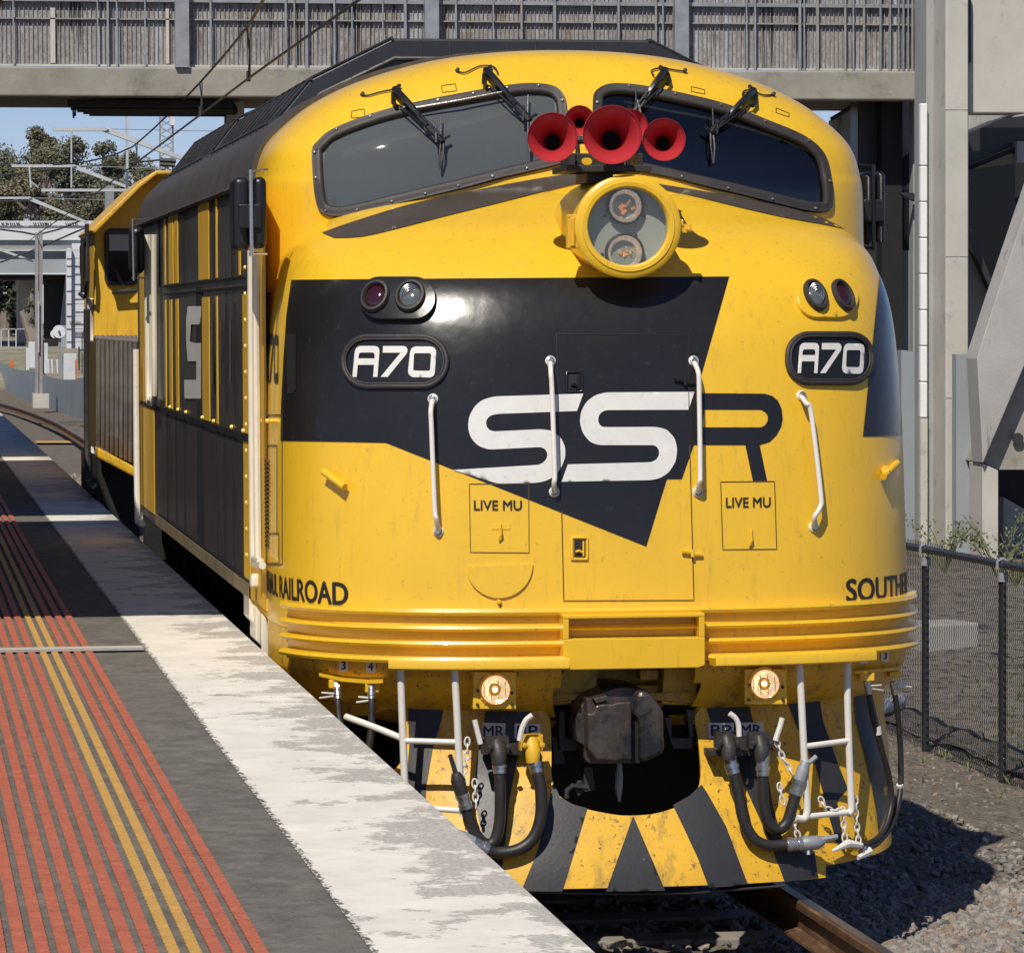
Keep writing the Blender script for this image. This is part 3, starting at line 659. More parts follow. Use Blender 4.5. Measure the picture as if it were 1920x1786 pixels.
# big lettering round the nose
def text_s(s, a0, a1, z0, z1, m, off, name, par, bold=.03, cuts=40):
    V, F, LL = text2d(s, bold, cuts); P = [NOSE.at(a0+(a1-a0)*u, z0+(z1-z0)*v, off+ly*.0002) for (u, v), ly in zip(V, LL)]
    return flat_mesh(P, F, off, name, m, par, sm=False)
pR = NOSE.inv(H(652, 1134)); pA = NOSE.inv(H(563, 1128))
zt = atY(600, 1090, 17.95).z; zb = atY(600, 1131, 17.95).z
a1 = NOSE.inv(H(652, 1110))[0]; aA = NOSE.inv(H(562, 1110))[0]
text_s('RAILROAD', a1-(a1-aA)*1.85, a1, zb, zt, 'dark_ink', .0015, 'lettering', loco, .06)
text_s('SHORTHAUL', a1-(a1-aA)*4.1, a1-(a1-aA)*2.0, zb, zt, 'dark_ink', .0015, 'lettering', loco, .06)
a0 = NOSE.inv(H(1587, 1100))[0]; a2 = NOSE.inv(H(1660, 1095))[0]
zt = atY(1600, 1080, 17.9).z; zb = atY(1600, 1121, 17.9).z
text_s('SOUTHERN', a0, a0+(a2-a0)*2.75, zb, zt, 'dark_ink', .0015, 'lettering', loco, .06)

# anticlimber ribs
rib = [(1.338, 0), (1.335, .044), (1.318, .050), (1.306, .044), (1.30, .012), (1.262, .008), (1.258, .047), (1.246, .053), (1.236, .047), (1.23, .012), (1.194, .008), (1.19, .050), (1.178, .056), (1.168, .050), (1.16, .012), (1.125, .008), (1.12, .053), (1.106, .060), (1.094, .053), (1.088, 0), (1.088, -.1)]
a_l = NOSE.inv(H(543, 1100))[0]; al = frange(a_l, 1, 120)+frange(1, 1.12, 3)[1:]
vs = []; 
for (z, o) in rib:
    for a in al: vs.append(NOSE.at(a, z, o))
na = len(al); fs = [(i*na+j, i*na+j+1, (i+1)*na+j+1, (i+1)*na+j) for i in range(len(rib)-1) for j in range(na-1)]+[tuple(i*na for i in range(len(rib))), tuple(i*na+na-1 for i in range(len(rib)))[::-1]]
anti = MB().add(vs, fs).build('anticlimber', 'yellow_paint', loco, sm=True, ang=30)
# centre box
def hb(x0, y0, x1, y1, Y, Y2): a, b = atY(x0, y0, Y), atY(x1, y1, Y); return (a.x, Y, b.z), (b.x, Y2, a.z)
YB = 17.40; mb = MB()
a, b = atY(1056, 1153, YB), atY(1322, 1251, YB); c, d = atY(1067, 1160, YB), atY(1311, 1194, YB)
mb.b2((a.x, YB, c.z), (b.x, YB+.15, a.z)); mb.b2((a.x, YB+.001, d.z), (c.x, YB+.15, c.z)); mb.b2((d.x, YB+.001, d.z), (b.x, YB+.15, c.z)); mb.b2((c.x, YB+.10, d.z), (d.x, YB+.15, c.z))
mb.prism([(a.x, YB, d.z), (b.x, YB, d.z), (b.x, YB, b.z+.01), (b.x-.03, YB, b.z), (a.x+.03, YB, b.z), (a.x, YB, b.z+.01)], [(a.x, YB+.15, d.z), (b.x, YB+.15, d.z), (b.x, YB+.15, b.z+.01), (b.x-.03, YB+.15, b.z), (a.x+.03, YB+.15, b.z), (a.x, YB+.15, b.z+.01)])
mb.build('footplate_box', 'yellow_paint', anti, bevel=.004)
# step treads either side
def tread(xa, xb):
    aa, ab = NOSE.inv(H(xa, 1100))[0], NOSE.inv(H(xb, 1100))[0]; A = frange(aa, ab, 24); mb = MB()
    pr = [(.05, 1.118), (.05, 1.075), (.165, 1.068), (.172, 1.074), (.172, 1.105), (.165, 1.118), (.158, 1.106), (.06, 1.106)]
    vs = [NOSE.at(q, 1.1, o)*1.0+Vector((0, 0, z-1.1)) for q in A for o, z in pr]; k = len(pr)
    mb.add(vs, [(i*k+j, i*k+(j+1) % k, (i+1)*k+(j+1) % k, (i+1)*k+j) for i in range(len(A)-1) for j in range(k)]+[tuple(range(k)), tuple((len(A)-1)*k+j for j in range(k))[::-1]])
    return mb.build('step_tread', 'yellow_paint', anti, sm=True, ang=30)
tread(750, 1055); tread(1323, 1594)
# valance under the anticlimber
VAL = Surf([(.77, 17.84, 1.05, 2.6, 18.6), (.81, 17.77, 1.24, 2.6, 18.7), (.86, 17.69, 1.37, 2.7, 18.75), (.92, 17.61, 1.45, 2.8, 18.82), (1.0, 17.54, 1.49, 3, 18.87), (1.06, 17.52, 1.497, 3.1, 18.87), (1.22, 17.52, 1.497, 3.1, 18.87)])
hole = [(1052, 1240), (1312, 1240), (1300, 1340), (1035, 1350)]
val = VAL.mesh(frange(-1.0, 1.1, 140), frange(0, 6, 36), [hole]).build('buffer_valance', 'yellow_worn', loco, sm=True, ang=None)
VB = bvh_of(val)
# pilot
op = smooth([(1010,1322),(1030,1345),(1034,1400),(1035,1460),(1050,1492),(1090,1513),(1150,1526),(1187,1528),(1235,1523),(1285,1503),(1312,1468),(1311,1400),(1303,1345),(1310,1322),(1240,1312),(1080,1312)], 4, True)
holesL = [smooth([(640,1345),(690,1340),(745,1330),(755,1400),(742,1440),(700,1430),(655,1395)], 3, True), [(762, 1322), (800, 1322), (800, 1360), (765, 1366)]]
cut = [(1549, 1622), (1720, 1588), (1720, 1760), (1549, 1760)]
tmp = PILOT.mesh(frange(-1, 1, 160), frange(0, 6, 60)).build('tmp', None, None); PB = bvh_of(tmp); bpy.data.objects.remove(tmp)
def inv_px(surf, L, bv): return [surf.inv(hit(x, y, bv)[0]) for x, y in densify(L, (6, 6)) if hit(x, y, bv)[0]]
ocut = PILOT.inv(hit(1549, 1622, PB)[0]); oc2 = PILOT.inv(hit(1548, 1640, PB)[0]); oc3 = PILOT.inv(hit(1640, 1601, PB)[0])
outer = [(-1.0, .10), (oc2[0], .10), (ocut[0], ocut[1]), (oc3[0], oc3[1]), (1.0, oc3[1]+.03), (1.0, .93), (-1.0, .93)]
optop = [p for p in inv_px(PILOT, op, PB)]
V, F = tri2d([densify(outer, (.01, .03)), optop, inv_px(PILOT, holesL[0], PB)], (.02, .03))
pv = [PILOT.pt(a, z) for a, z in V]; k = len(pv); pn = [PILOT.nrm(a, z) for a, z in V]; cnt = {}
for f in F:
    for i in range(3): e = (min(f[i], f[(i+1) % 3]), max(f[i], f[(i+1) % 3])); cnt[e] = cnt.get(e, 0)+1
pil = MB().add(pv+[p-n*.014 for p, n in zip(pv, pn)], list(F)+[(a, b, b+k, a+k) for (a, b), c in cnt.items() if c == 1]).build('pilot', 'yellow_worn', loco, sm=True, ang=40)
C6 = lambda L: [(1200+x*.384, 1100+y*.384) for x, y in L]
ST = [[(1187,1529),(1247,1669),(1136,1671)],
 [(1037,1466),(1050,1494),(1075,1508),(1101,1515),(1054,1671),(977,1670),(1006,1600),(1022,1545),(1030,1500)],
 [(912,1322),(1000,1322),(985,1360),(968,1430),(955,1500),(948,1570),(940,1640),(925,1625),(905,1570),(890,1500),(893,1430),(905,1370)],
 [(765,1322),(832,1322),(828,1350),(812,1400),(800,1470),(797,1520),(775,1500),(762,1460),(768,1400)],
 C6([(160,1065),(240,1020),(300,965),(330,1010),(420,1170),(525,1450),(430,1462),(335,1467),(280,1320),(215,1180)]),
 C6([(320,575),(530,560),(545,640),(590,760),(620,900),(650,1080),(700,1250),(780,1262),(850,1290),(865,1400),(870,1417),(705,1440),(640,1260),(560,1080),(500,950),(470,830),(400,740),(345,660)]),
 C6([(715,555),(875,545),(890,650),(960,850),(1010,980),(960,1050),(990,1230),(1000,1310),(955,1240),(920,1120),(890,1000),(855,870),(785,730)]),
 C6([(1040,515),(1130,525),(1190,780),(1212,980),(1205,1080),(1160,1195),(1150,1100),(1125,960),(1090,800),(1050,650)])]
for s_ in ST: decal([s_], 'black_worn', .004, 'hazard_stripe', pil, bv=PB, step=9)
MB().tube([atY(x, y, 17.42) for x, y in ((975, 1671), (1100, 1674), (1187, 1675), (1300, 1673), (1470, 1660))], .006, 6).build('pilot_edge', 'black_worn', pil, sm=True)
for (x, y) in ((871, 1332), (1012, 1336), (1318, 1330), (1456, 1328), (1559, 1316)):
    p, n = hit(x, y, PB)
    if p: MB().lathe([(.018, -.005), (.018, .003), (.014, .005), (0, .005)], p, n, 20).build('pilot_bolt', 'yellow_worn', pil, sm=True)
for s_, q in (('MR', ((905, 1354), (948, 1356), (947, 1388), (904, 1386))), ('BP', ((965, 1356), (1013, 1357), (1013, 1385), (964, 1384)))
        , ('BP', ((1327, 1355), (1375, 1355), (1375, 1383), (1328, 1384))), ('MR', ((1383, 1355), (1430, 1354), (1431, 1382), (1384, 1383)))):
    pl = decal([list(q)], 'label_white', .007, 'hose_label', pil, bv=PB)
    cx = sum(a[0] for a in q)/4; cy = sum(a[1] for a in q)/4
    text_px(s_, ((cx-19, cy-10), (cx+19, cy-10), (cx+19, cy+10), (cx-19, cy+10)), 'dark_ink', .009, 'lettering', pl, .03, bv=PB)
for s_, x0, y0, x1, y1 in (('3', 637, 1235, 654, 1258), ('4', 687, 1237, 705, 1260), ('4', 1611, 1221, 1626, 1243), ('3', 1651, 1218, 1665, 1239)):
    pl = decal([rect(x0, y0, x1, y1)], 'label_white', .004, 'hose_label', val, bv=VB)
    text_px(s_, ((x0+4, y0+4), (x1-4, y0+4), (x1-4, y1-4), (x0+4, y1-4)), 'dark_ink', .006, 'lettering', pl, .02, bv=VB)
# ------------------------------------------------------------------ horns
hs = .00243
def horn(x, y, rpx, Y, ln, tilt=0, yaw=0, par=None):
    c = atY(x, y, Y); r = rpx*Y*1.016/FPX; ax = Vector((yaw, -1, tilt)).normalized()
    pr = [(r, 0), (r*1.01, .004), (r*.995, .008)]+[(r*(.24+.74*math.exp(-t*4.2)), -ln*t) for t in frange(.02, 1, 22)]
    h = MB().lathe(pr, c, ax, 40).build('horn', 'horn_red', par, sm=True)
    MB().lathe([(r*.985, -.001)]+[(r*(.20+.76*math.exp(-t*4.6)), -ln*t-.002) for t in frange(.02, .55, 14)], c, ax, 40).build('horn_bell', 'horn_red', h, sm=True)
    MB().lathe([(r*.27, -ln*.42), (0, -ln*.43)], c, ax, 24).build('horn_throat', 'horn_throat', h)
    MB().tube([c-ax*ln, c-ax*(ln+.05)], [r*.24, r*.34], 12).build('horn_driver', 'steel_dark', h, sm=True)
    return h
hn = bpy.data.objects.new('horn_cluster', None); COL.objects.link(hn); hn.parent = loco
horn(1148, 253, 55, 17.62, .55, .06, -.16, hn); horn(1036, 258, 46.5, 17.70, .45, .06, -.16, hn); horn(1245, 262, 40, 17.72, .42, .06, -.16, hn)
horn(1087, 226, 28, 18.05, .26, .06, -.16, hn); horn(1183, 236, 31, 18.02, .26, .06, -.16, hn)
mb = MB(); a, b = atY(1062, 286, 17.85), atY(1222, 322, 17.85)
mb.b2((a.x, 17.85, b.z), (b.x, 18.25, b.z+.03)); mb.b2((a.x+.03, 17.9, b.z), (a.x+.05, 18.2, a.z)); mb.b2((b.x-.05, 17.9, b.z), (b.x-.03, 18.2, a.z))
c, d = atY(1100, 310, 18.0), atY(1150, 334, 18.0); mb.b2((c.x, 18.0, d.z-.02), (d.x, 18.3, c.z)); e = atY(1120, 300, 17.95); mb.b2((e.x-.1, 17.93, b.z), (e.x+.12, 18.2, a.z))
mb.tube([atY(1045, 262, 17.95), atY(1250, 264, 17.95)], .020, 8); mb.tube([atY(1082, 262, 17.95), atY(1085, 320, 17.95)], .012, 8); mb.tube([atY(1175, 280, 17.95), atY(1178, 322, 17.95)], .010, 8)
mb.build('horn_bracket', 'steel_dark', hn, bevel=.004)
MB().prism(*prismY(pill(1091, 296, 1110, 309, 6.4), 17.88, 17.90)).build('horn_tag', 'yellow_paint', hn)
# ------------------------------------------------------------------ wipers
def PC(x, y, d): return H(x, y, d, CABV)
def wiper(bx, by, ex, ey, tx, ty, hose, sg):
    L = ((ex-bx)**2+(ey-by)**2)**.5; nx, ny = -(ey-by)/L, (ex-bx)/L
    f = lambda t, s_, d: PC(bx+(ex-bx)*t+nx*s_, by+(ey-by)*t+ny*s_, d)
    mb = MB(); mb.tube([f(-.02, 0, .05), f(.02, 0, .06), f(.25, 0, .065), f(.5, 0, .055), f(.56, 0, .05)], [.008, .019, .018, .014, .006], 6)
    mb.tube([f(0, -sg*11, .03), f(0, -sg*4, .05)], .010, 8); mb.tube([f(.02, sg*8, .03), f(.12, sg*20, .045), f(.2, sg*19, .05)], .010, 8); mb.tube([f(0, 0, .01), f(0, 0, .06)], .018, 8)
    o = mb.build('wiper', 'mirror_black', loco, sm=True, ang=40)
    rb = MB(); rb.tube([f(.2, sg*15, .05), f(.6, sg*9, .05), f(.95, sg*4, .045)], .0045, 6); rb.tube([f(.5, -sg*2, .055), f(.98, -sg*3, .045)], .0065, 6); rb.tube([f(.5, sg*3, .055), f(.98, sg*4, .045)], .0055, 6)
    rb.tube([f(.62, sg*2, .05), f(.7, sg*2, .05)], .011, 8); rb.tube([f(.8, -sg*8, .04), f(.97, sg*12, .05)], .007, 6)
    rb.tube([f(.93, 0, .04), f(1.03, sg*2, .04)], .016, 8); rb.tube([PC(ex, ey, .04), PC(ex+sg*14, ey-8, .04)], .008, 6); rb.tube([PC(ex-sg*2, ey-44, .035), PC(ex-sg*3, ey-10, .035)], .004, 6)
    rb.build('wiper_linkage', 'mirror_black', o, sm=True)
    bl = MB(); bl.tube([PC(ex-2, ey+2, .035), PC((ex+tx)/2-3, (ey+ty)/2, .035), PC(tx-1, ty, .025)], [.006, .004, .004], 6); bl.tube([PC(ex+3, ey+2, .035), PC((ex+tx)/2+4, (ey+ty)/2, .035), PC(tx, ty, .025)], [.006, .006, .005], 6)
    bl.build('wiper_blade', 'rubber', o, sm=True)
    h = MB(); h.tube([PC(x, y, .02) for x, y in smooth(hose, 4)], .0042, 6); h.lathe([(0, .03), (.010, .028), (.011, 0)], PC(*hose[0], 0), (0, -1, .2), 8); h.build('washer_hose', 'rubber', o, sm=True)
wiper(741, 168, 829, 262, 825, 316, [(679, 178), (690, 179), (712, 173), (736, 168)], 1)
wiper(912, 132, 992, 222, 993, 287, [(857, 133), (872, 136), (900, 124), (925, 125), (934, 138)], 1)
wiper(1247, 132, 1190, 208, 1178, 232, [(1283, 134), (1268, 132), (1240, 128), (1222, 132), (1226, 142)], -1)
wiper(1413, 170, 1334, 246, 1338, 306, [(1449, 178), (1430, 178), (1412, 170), (1396, 170), (1392, 178)], -1)
MB().tube([PC(x, y, .05) for x, y in ((779, 202), (860, 188), (948, 171))], .005, 8).build('wiper_rod', 'steel_bright', loco, sm=True)
for q in (((660, 209), (683, 205), (684, 220), (659, 222)), ((828, 161), (854, 158), (856, 171), (829, 174)), ((1296, 163), (1321, 169), (1321, 177), (1296, 172)), ((1455, 203), (1479, 213), (1479, 220), (1455, 212))):
    line_px(list(q), .004, 'seam', .003, 'roof_plate', loco, closed=True, bv=CABV)
# ------------------------------------------------------------------ mirrors, handrails, cab side
XL = XC-1.5
def roundbox(c, h, m, name, par, bev=.05):
    o = MB().box(c, h).build(name, m, par, sm=True, ang=60); md = o.modifiers.new('b', 'BEVEL'); md.width = bev; md.segments = 5; return o
def mirror(x0, y0, x1, y1, Y, sgn, barx, par=loco, two=True, bm='steel_bright'):
    a, b = atY(x0, y0, Y), atY(x1, y1, Y); cz = (a.z+b.z)/2; hh = abs(a.z-b.z)/2; w2 = (b.x-a.x)/2
    r = bpy.data.objects.new('side_mirror', None); COL.objects.link(r); r.parent = par
    if two:
        roundbox((a.x+w2*.5, Y+.10, cz), (w2*.52, .12, hh), 'mirror_black', 'mirror_shell', r, .03); roundbox((b.x-w2*.45, Y+.05, cz+hh*.02), (w2*.42, .10, hh*.98), 'mirror_black', 'mirror_shell', r, .03)
        p = atY((x0+x1)/2, (y0+y1)/2+5, Y-.06); MB().box((p.x, Y-.05, p.z), (.05, .02, .055)).build('mirror_clamp', 'mirror_black', r, bevel=.006)
    else: roundbox((a.x+w2, Y+.1, cz), (w2, .1, hh), 'mirror_black', 'mirror_shell', r, min(.07, w2*.95))
    MB().tube([atY(barx, y0-14, Y-.075), atY(barx+2, y1+12, Y-.075)], .010, 8).tube([atY(barx-4, y0-10, Y-.07), atY(barx+32*sgn, y0-14, Y-.0)], .006, 6).tube([atY(barx-2, y1+7, Y-.07), atY(barx+30*sgn, y1+7, Y)], .006, 6).build('mirror_bar', bm, r, sm=True)
    return r
mirror(437, 332, 500, 469, 18.45, 1, 470)
mirror(1618, 322, 1657, 458, 19.45, -1, 1637, bm='mirror_black')
mirror(243, 424, 272, 514, 26.8, 1, 249, two=False)
MB().prism(*prismY([(495, 297), (503, 302), (511, 380), (515, 432), (514, 497), (508, 506), (505, 430), (499, 360)], 19.5, 19.56)).build('window_deflector', 'yellow_paint', loco, bevel=.004)
def railpx(pts, X, r, name='handrail', m='side_white', par=loco, n=8, sub=4): return MB().tube([Vector(q) for q in smooth([tuple(atX(x, y, X)) for x, y in pts], sub)], r, n).build(name, m, par, sm=True)
XR = XL-.05
railpx([(480, 470), (481, 700), (484, 1030), (486, 1052), (492, 1060)], XR, .018); railpx([(471, 470), (472, 700), (475, 1028), (478, 1046), (488, 1052)], XR, .018)
railpx([(277, 440), (278, 560), (280, 740), (284, 746)], XR, .026); railpx([(289, 440), (289, 560), (290, 740), (284, 746)], XR, .020)
railpx([(255, 655), (256, 800), (258, 960), (260, 977), (267, 982)], XR, .022, m='label_white')
def dX(loops, m, off, name, par=loco, X=XL):
    V, F = tri2d([densify(l, (40, 40)) for l in loops], (900, 900)); return flat_mesh([atX(x, y, X-off) for x, y in V], F, 0, name, m, par, sm=False, flipto=Vector((-1, 0, 0)))
def sideZ(x, y): return atX(x, y, XL).z
Zg, Zu, Zl, Zb = 3.275, sideZ(461, 529), sideZ(464, 820), 1.34
def sy(x): return atX(x, 594, XL).y
def srect(x0, x1, z0, z1, m, off, name, par=loco):
    y0, y1 = sy(x1), sy(x0); X = XL-off; mb = MB(); mb.b2((X-.001, y0, z0), (X+.004, y1, z1)); return mb.build(name, m, par)
srect(468, 498, 1.245, 3.27, 'yellow_side', .003, 'cab_door')
for (x0, x1) in ((374, 393), (318, 326), (328.5, 335), (309.5, 312), (406, 408.5), (449, 452)):
    srect(x0, x1, Zu+.04, Zg, 'yellow_side', .003, 'livery_stripe')
for (x0, x1) in ((380, 393), (330, 335), (406, 408.5), (456, 466), (310, 312), (318, 323)):
    srect(x0, x1, Zl+.02, Zu-.06, 'yellow_side', .003, 'livery_stripe')
for (x0, x1) in ((456, 467), (263, 288)): srect(x0, x1, 1.30, Zl-.02, 'yellow_side', .003, 'livery_stripe')
srect(263, 276, Zl, 3.2, 'yellow_side', .003, 'livery_stripe')
srect(292, 467, 1.245, 1.315, 'sill_dirty', .012, 'side_sill')
for (x0, x1, z0, z1) in ((308, 461, Zu-.03, Zu-.018), (308, 461, Zu+.018, Zu+.032), (265, 467, Zl-.02, Zl+.01), (296, 467, 1.318, 1.33)): srect(x0, x1, z0, z1, 'seam_black', .008, 'side_rail')
for x in (312, 329, 345, 379, 406, 419, 437): srect(x, x+.7, 1.33, Zl, 'seam_black', .005, 'panel_joint')
for x in (402, 424, 440): srect(x, x+1.0, Zl+.1, Zu-.1, 'seam_black', .005, 'panel_joint')
for x in (398, 414, 432):
    MB().tube([atX(x, 600, XL-.02), atX(x, 720, XL-.02)], .009, 6).build('latch_bar', 'steel_dark', loco, sm=True)
srect(369, 379, 1.33, Zu, 'soot_shade', .004, 'panel_joint')
for x in (300, 345, 402, 436, 300): srect(x, x+.8, Zu+.03, Zg, 'seam_black', .005, 'panel_joint')
# side lettering S
for q in ([(352, 574), (377, 574), (377, 590), (374, 608), (358, 608), (356, 640), (366, 643), (377, 643), (377, 712), (377, 747), (346, 747), (345, 712), (368, 712), (368, 677), (352, 677), (349, 643), (349, 600)],): dX([q], 'letter_white', .0055, 'side_lettering')
for G in (GA, G7, G0): decal([[(497+(x-163)/1063*26, 625+(y-1028)/407*95) for x, y in l] for l in G], 'dark_ink', .003, 'cab_numeral', loco, step=4)
mb = MB()
for z in frange(1.55, 1.95, 20): mb.b2((XL-.006, sy(502), z), (XL+.002, sy(496), z+.010))
mb.build('side_grille', 'seam', loco)
for (x0, y0, x1, y1) in ((497, 778, 530, 1058), (503, 835, 520, 1000), (497, 1000, 524, 1056)):
    mb = MB(); line_px(rect(x0, y0, x1, y1), .006, 'seam', .004, '', None, closed=True, mb=mb)
    mb.build('side_hatch', 'seam', loco)
mb = MB()
for x in (494, 504, 512, 520): mb.new().lathe([(0, .02), (.010, .016), (.012, 0)], H(x, 789), HN(x, 789), 8)
for i in range(14): mb.new().lathe([(0, .012), (.010, .008), (.012, 0)], (XL-.003, sy(462), 1.45+i*.13), (-1, 0, 0), 8)
for x in (320, 335, 350, 381, 402, 436, 458): mb.new().lathe([(0, .018), (.010, .014), (.013, 0)], (XL-.003, sy(x), Zl+.03), (-1, 0, 0), 8)
mb.each('side_bolt', 'yellow_paint', loco)
# white step plates below the cab door
mb = MB(); mb.prism(*prismY([(490, 1148), (500, 1160), (508, 1195), (508, 1243), (490, 1222)], 18.9, 18.93)); mb.prism(*prismY([(479, 1135), (490, 1150), (490, 1212), (479, 1200)], 19.0, 19.3)); mb.prism(*prismY([(467, 1120), (478, 1138), (478, 1172), (467, 1160)], 19.1, 19.4))
mb.build('cab_step', 'side_white', loco, bevel=.008)
roundbox(tuple(atY(482, 1088, 19.35)), (.035, .05, .035), 'side_white', 'step_lamp', loco, .02)
# underframe and bogies
un = MB(); un.b2((XC-1.25, 18.95, .95), (XC+1.25, 29.6, 1.25)); un.b2((XC-1.2, 22.9, .25), (XC+1.2, 25.0, 1.2)); un.build('underframe', 'soot_shade', loco)
def bogie(y):
    r = bpy.data.objects.new('bogie', None); COL.objects.link(r); r.parent = loco
    for sx in (-1, 1):
        f = MB(); f.b2((XC+sx*1.15-.07, y-1.6, .45), (XC+sx*1.15+.07, y+1.6, .8))
        for k in (-1.25, 0, 1.25): f.b2((XC+sx*1.27-.06, y+k-.16, .3), (XC+sx*1.27+.06, y+k+.16, .72)); f.tube([(XC+sx*1.27, y+k+.45, .3), (XC+sx*1.27, y+k+.45, .9)], .09, 12)
        f.build('bogie_frame', 'steel_dark', r)
        for k in (-1.25, 0, 1.25): MB().lathe([(0, .06), (.3, .05), (.44, .07), (.5, .07), (.5, -.06), (.54, -.07), (.54, -.09), (0, -.09)], (XC+sx*.8, y+k, .50), (sx, 0, 0), 40).build('wheel', 'steel_dark', r, sm=True, ang=40)
bogie(20.85); bogie(27.0)
MB().b2((XC-1.42, 29.7, -.1), (XC+1.42, 29.9, 1.3)).build('rear_gap_block', 'soot_shade', loco)  # near-black block added to darken the sunlit gap under the rear end
# ------------------------------------------------------------------ coupler and gear behind the pilot opening
CQ = lambda L: [(1000+x*.1848, 1230+y*.1848) for x, y in L]
cp = bpy.data.objects.new('coupler', None); COL.objects.link(cp); cp.parent = loco
MB().prism(*prismY(CQ([(430,650),(445,590),(470,530),(520,450),(620,400),(700,365),(800,330),(900,312),(1000,318),(1090,332),(1170,362),(1220,410),(1255,470),(1275,560),(1080,600),(1000,640),(1000,1060),(1075,1083),(580,1088),(535,1065),(520,1030),(515,900),(450,872),(436,800)]), 17.50, 17.95)).build('coupler_head', 'coupler_steel', cp, bevel=.02)
MB().prism(*prismY(CQ([(640,500),(700,488),(800,484),(850,466),(995,458),(997,640),(1000,1058),(900,1040),(840,1072),(810,1052),(640,1050),(560,945),(553,580),(610,575)]), 17.38, 17.52)).build('coupler_knuckle', 'coupler_steel', cp, bevel=.018)
MB().prism(*prismY(CQ([(1020,600),(1060,350),(1170,360),(1230,420),(1270,480),(1330,560),(1338,960),(1300,1000),(1240,1032),(1160,1068),(1080,1082),(1076,700),(1060,640)]), 17.40, 17.8)).build('coupler_guard', 'coupler_steel', cp, bevel=.022)
MB().prism(*prismY(CQ([(538,430),(600,425),(608,470),(622,480),(618,570),(545,572)]), 17.42, 17.5)).prism(*prismY(CQ([(608,430),(750,395),(770,440),(640,480)]), 17.40, 17.5)).build('coupler_pin_lug', 'coupler_steel', cp, bevel=.01)
MB().prism(*prismY(CQ([(1000,640),(1040,650),(1072,700),(1078,1080),(1000,1078)]), 17.44, 17.46)).build('coupler_throat', 'soot_shade', cp)
mb = MB(); mb.tube([atY(1161, 1430, 17.6), atY(1161, 1455, 17.6), atY(1160, 1475, 17.6), atY(1161, 1502, 17.6)], [.012, .018, .018, .006], 8); mb.build('release_lever', 'galv', cp, sm=True)
mb = MB()
mb.new().prism(*prismY(CQ([(265,560),(320,560),(320,830),(440,840),(500,860),(500,955),(280,955),(265,880)]), 17.7, 17.9)); mb.new().prism(*prismY(CQ([(190,800),(270,860),(330,1090),(215,1090)]), 17.75, 17.8)); mb.new().prism(*prismY(CQ([(1330,620),(1400,620),(1400,830),(1610,830),(1610,935),(1420,935)]), 17.7, 17.9)); mb.new().prism(*prismY(CQ([(1555,540),(1620,540),(1620,820),(1590,820)]), 17.7, 17.8))
mb.new().prism(*prismY(CQ([(515,1120),(600,1120),(625,1360),(520,1370)]), 17.7, 17.8)); mb.new().tube([atY(x, y, 17.6) for x, y in CQ([(340,1440),(340,1360),(400,1310),(470,1320),(560,1330)])], .012, 8); mb.new().tube([atY(x, y, 17.62) for x, y in smooth(CQ([(470,1260),(440,1330),(460,1400),(490,1330),(480,1260)]), 4)], .009, 6)
mb.each('draft_gear', 'steel_dark', cp)
mb = MB(); mb.prism(*prismY([(1060, 1252), (1120, 1252), (1118, 1318), (1035, 1322), (1035, 1290)], 17.74, 17.9)); mb.prism(*prismY([(1245, 1252), (1310, 1250), (1305, 1320), (1290, 1322), (1240, 1320)], 17.74, 17.9)); mb.prism(*prismY([(1110, 1284), (1245, 1284), (1245, 1325), (1105, 1325)], 17.85, 18.0)); mb.prism(*prismY([(1035, 1240), (1312, 1238), (1312, 1285), (1035, 1285)], 18.0, 18.05))
mb.prism(*prismY([(1200, 1255), (1235, 1255), (1235, 1275), (1200, 1275)], 17.8, 17.9))
mb.build('buffer_beam', 'yellow_worn', loco, bevel=.006)
mb = MB(); a, b = atY(1000, 1320, 18.3), atY(1345, 1560, 18.3); mb.b2((a.x, 18.3, .10), (b.x, 18.35, a.z)); mb.build('gear_shade_plate', 'soot_shade', loco)  # near-black plate stands in for the unlit space behind the opening
# ------------------------------------------------------------------ ladders, ditch lights, hoses
def LP(x, y, d=0.10):
    p = H(min(max(x, 560), 1690), 1090); return atY(x, y, p.y-d)
def rod(pts, d, r, name='ladder_rail', m='white_paint', par=None, n=16, sub=5): return MB().tube([Vector(q) for q in smooth([tuple(LP(x, y, d)) for x, y in pts], sub)], r, n).build(name, m, par, sm=True)
for rails, rungs in ((([(751, 1248), (754, 1340), (757, 1420), (760, 1500), (762, 1530)], [(852, 1250), (857, 1340), (861, 1430), (866, 1505), (869, 1530)]), ([(757, 1388), (861, 1391)], [(762, 1512), (866, 1519)])),
                     (([(1499, 1240), (1503, 1320), (1508, 1420), (1513, 1500), (1513, 1522), (1508, 1534), (1492, 1532)], [(1590, 1225), (1589, 1300), (1592, 1400), (1596, 1500), (1596, 1518), (1590, 1526)]), ([(1508, 1399), (1591, 1388)], [(1514, 1530), (1592, 1522)]))):
    ld = bpy.data.objects.new('ladder', None); COL.objects.link(ld); ld.parent = loco
    for r in rails: rod(r, .13, .0165, par=ld)
    for r in rungs: rod(r, .13, .0135, 'ladder_rung', par=ld)
rod([(648, 1343), (700, 1362), (757, 1385)], .08, .0155, 'stay_rod', par=loco)
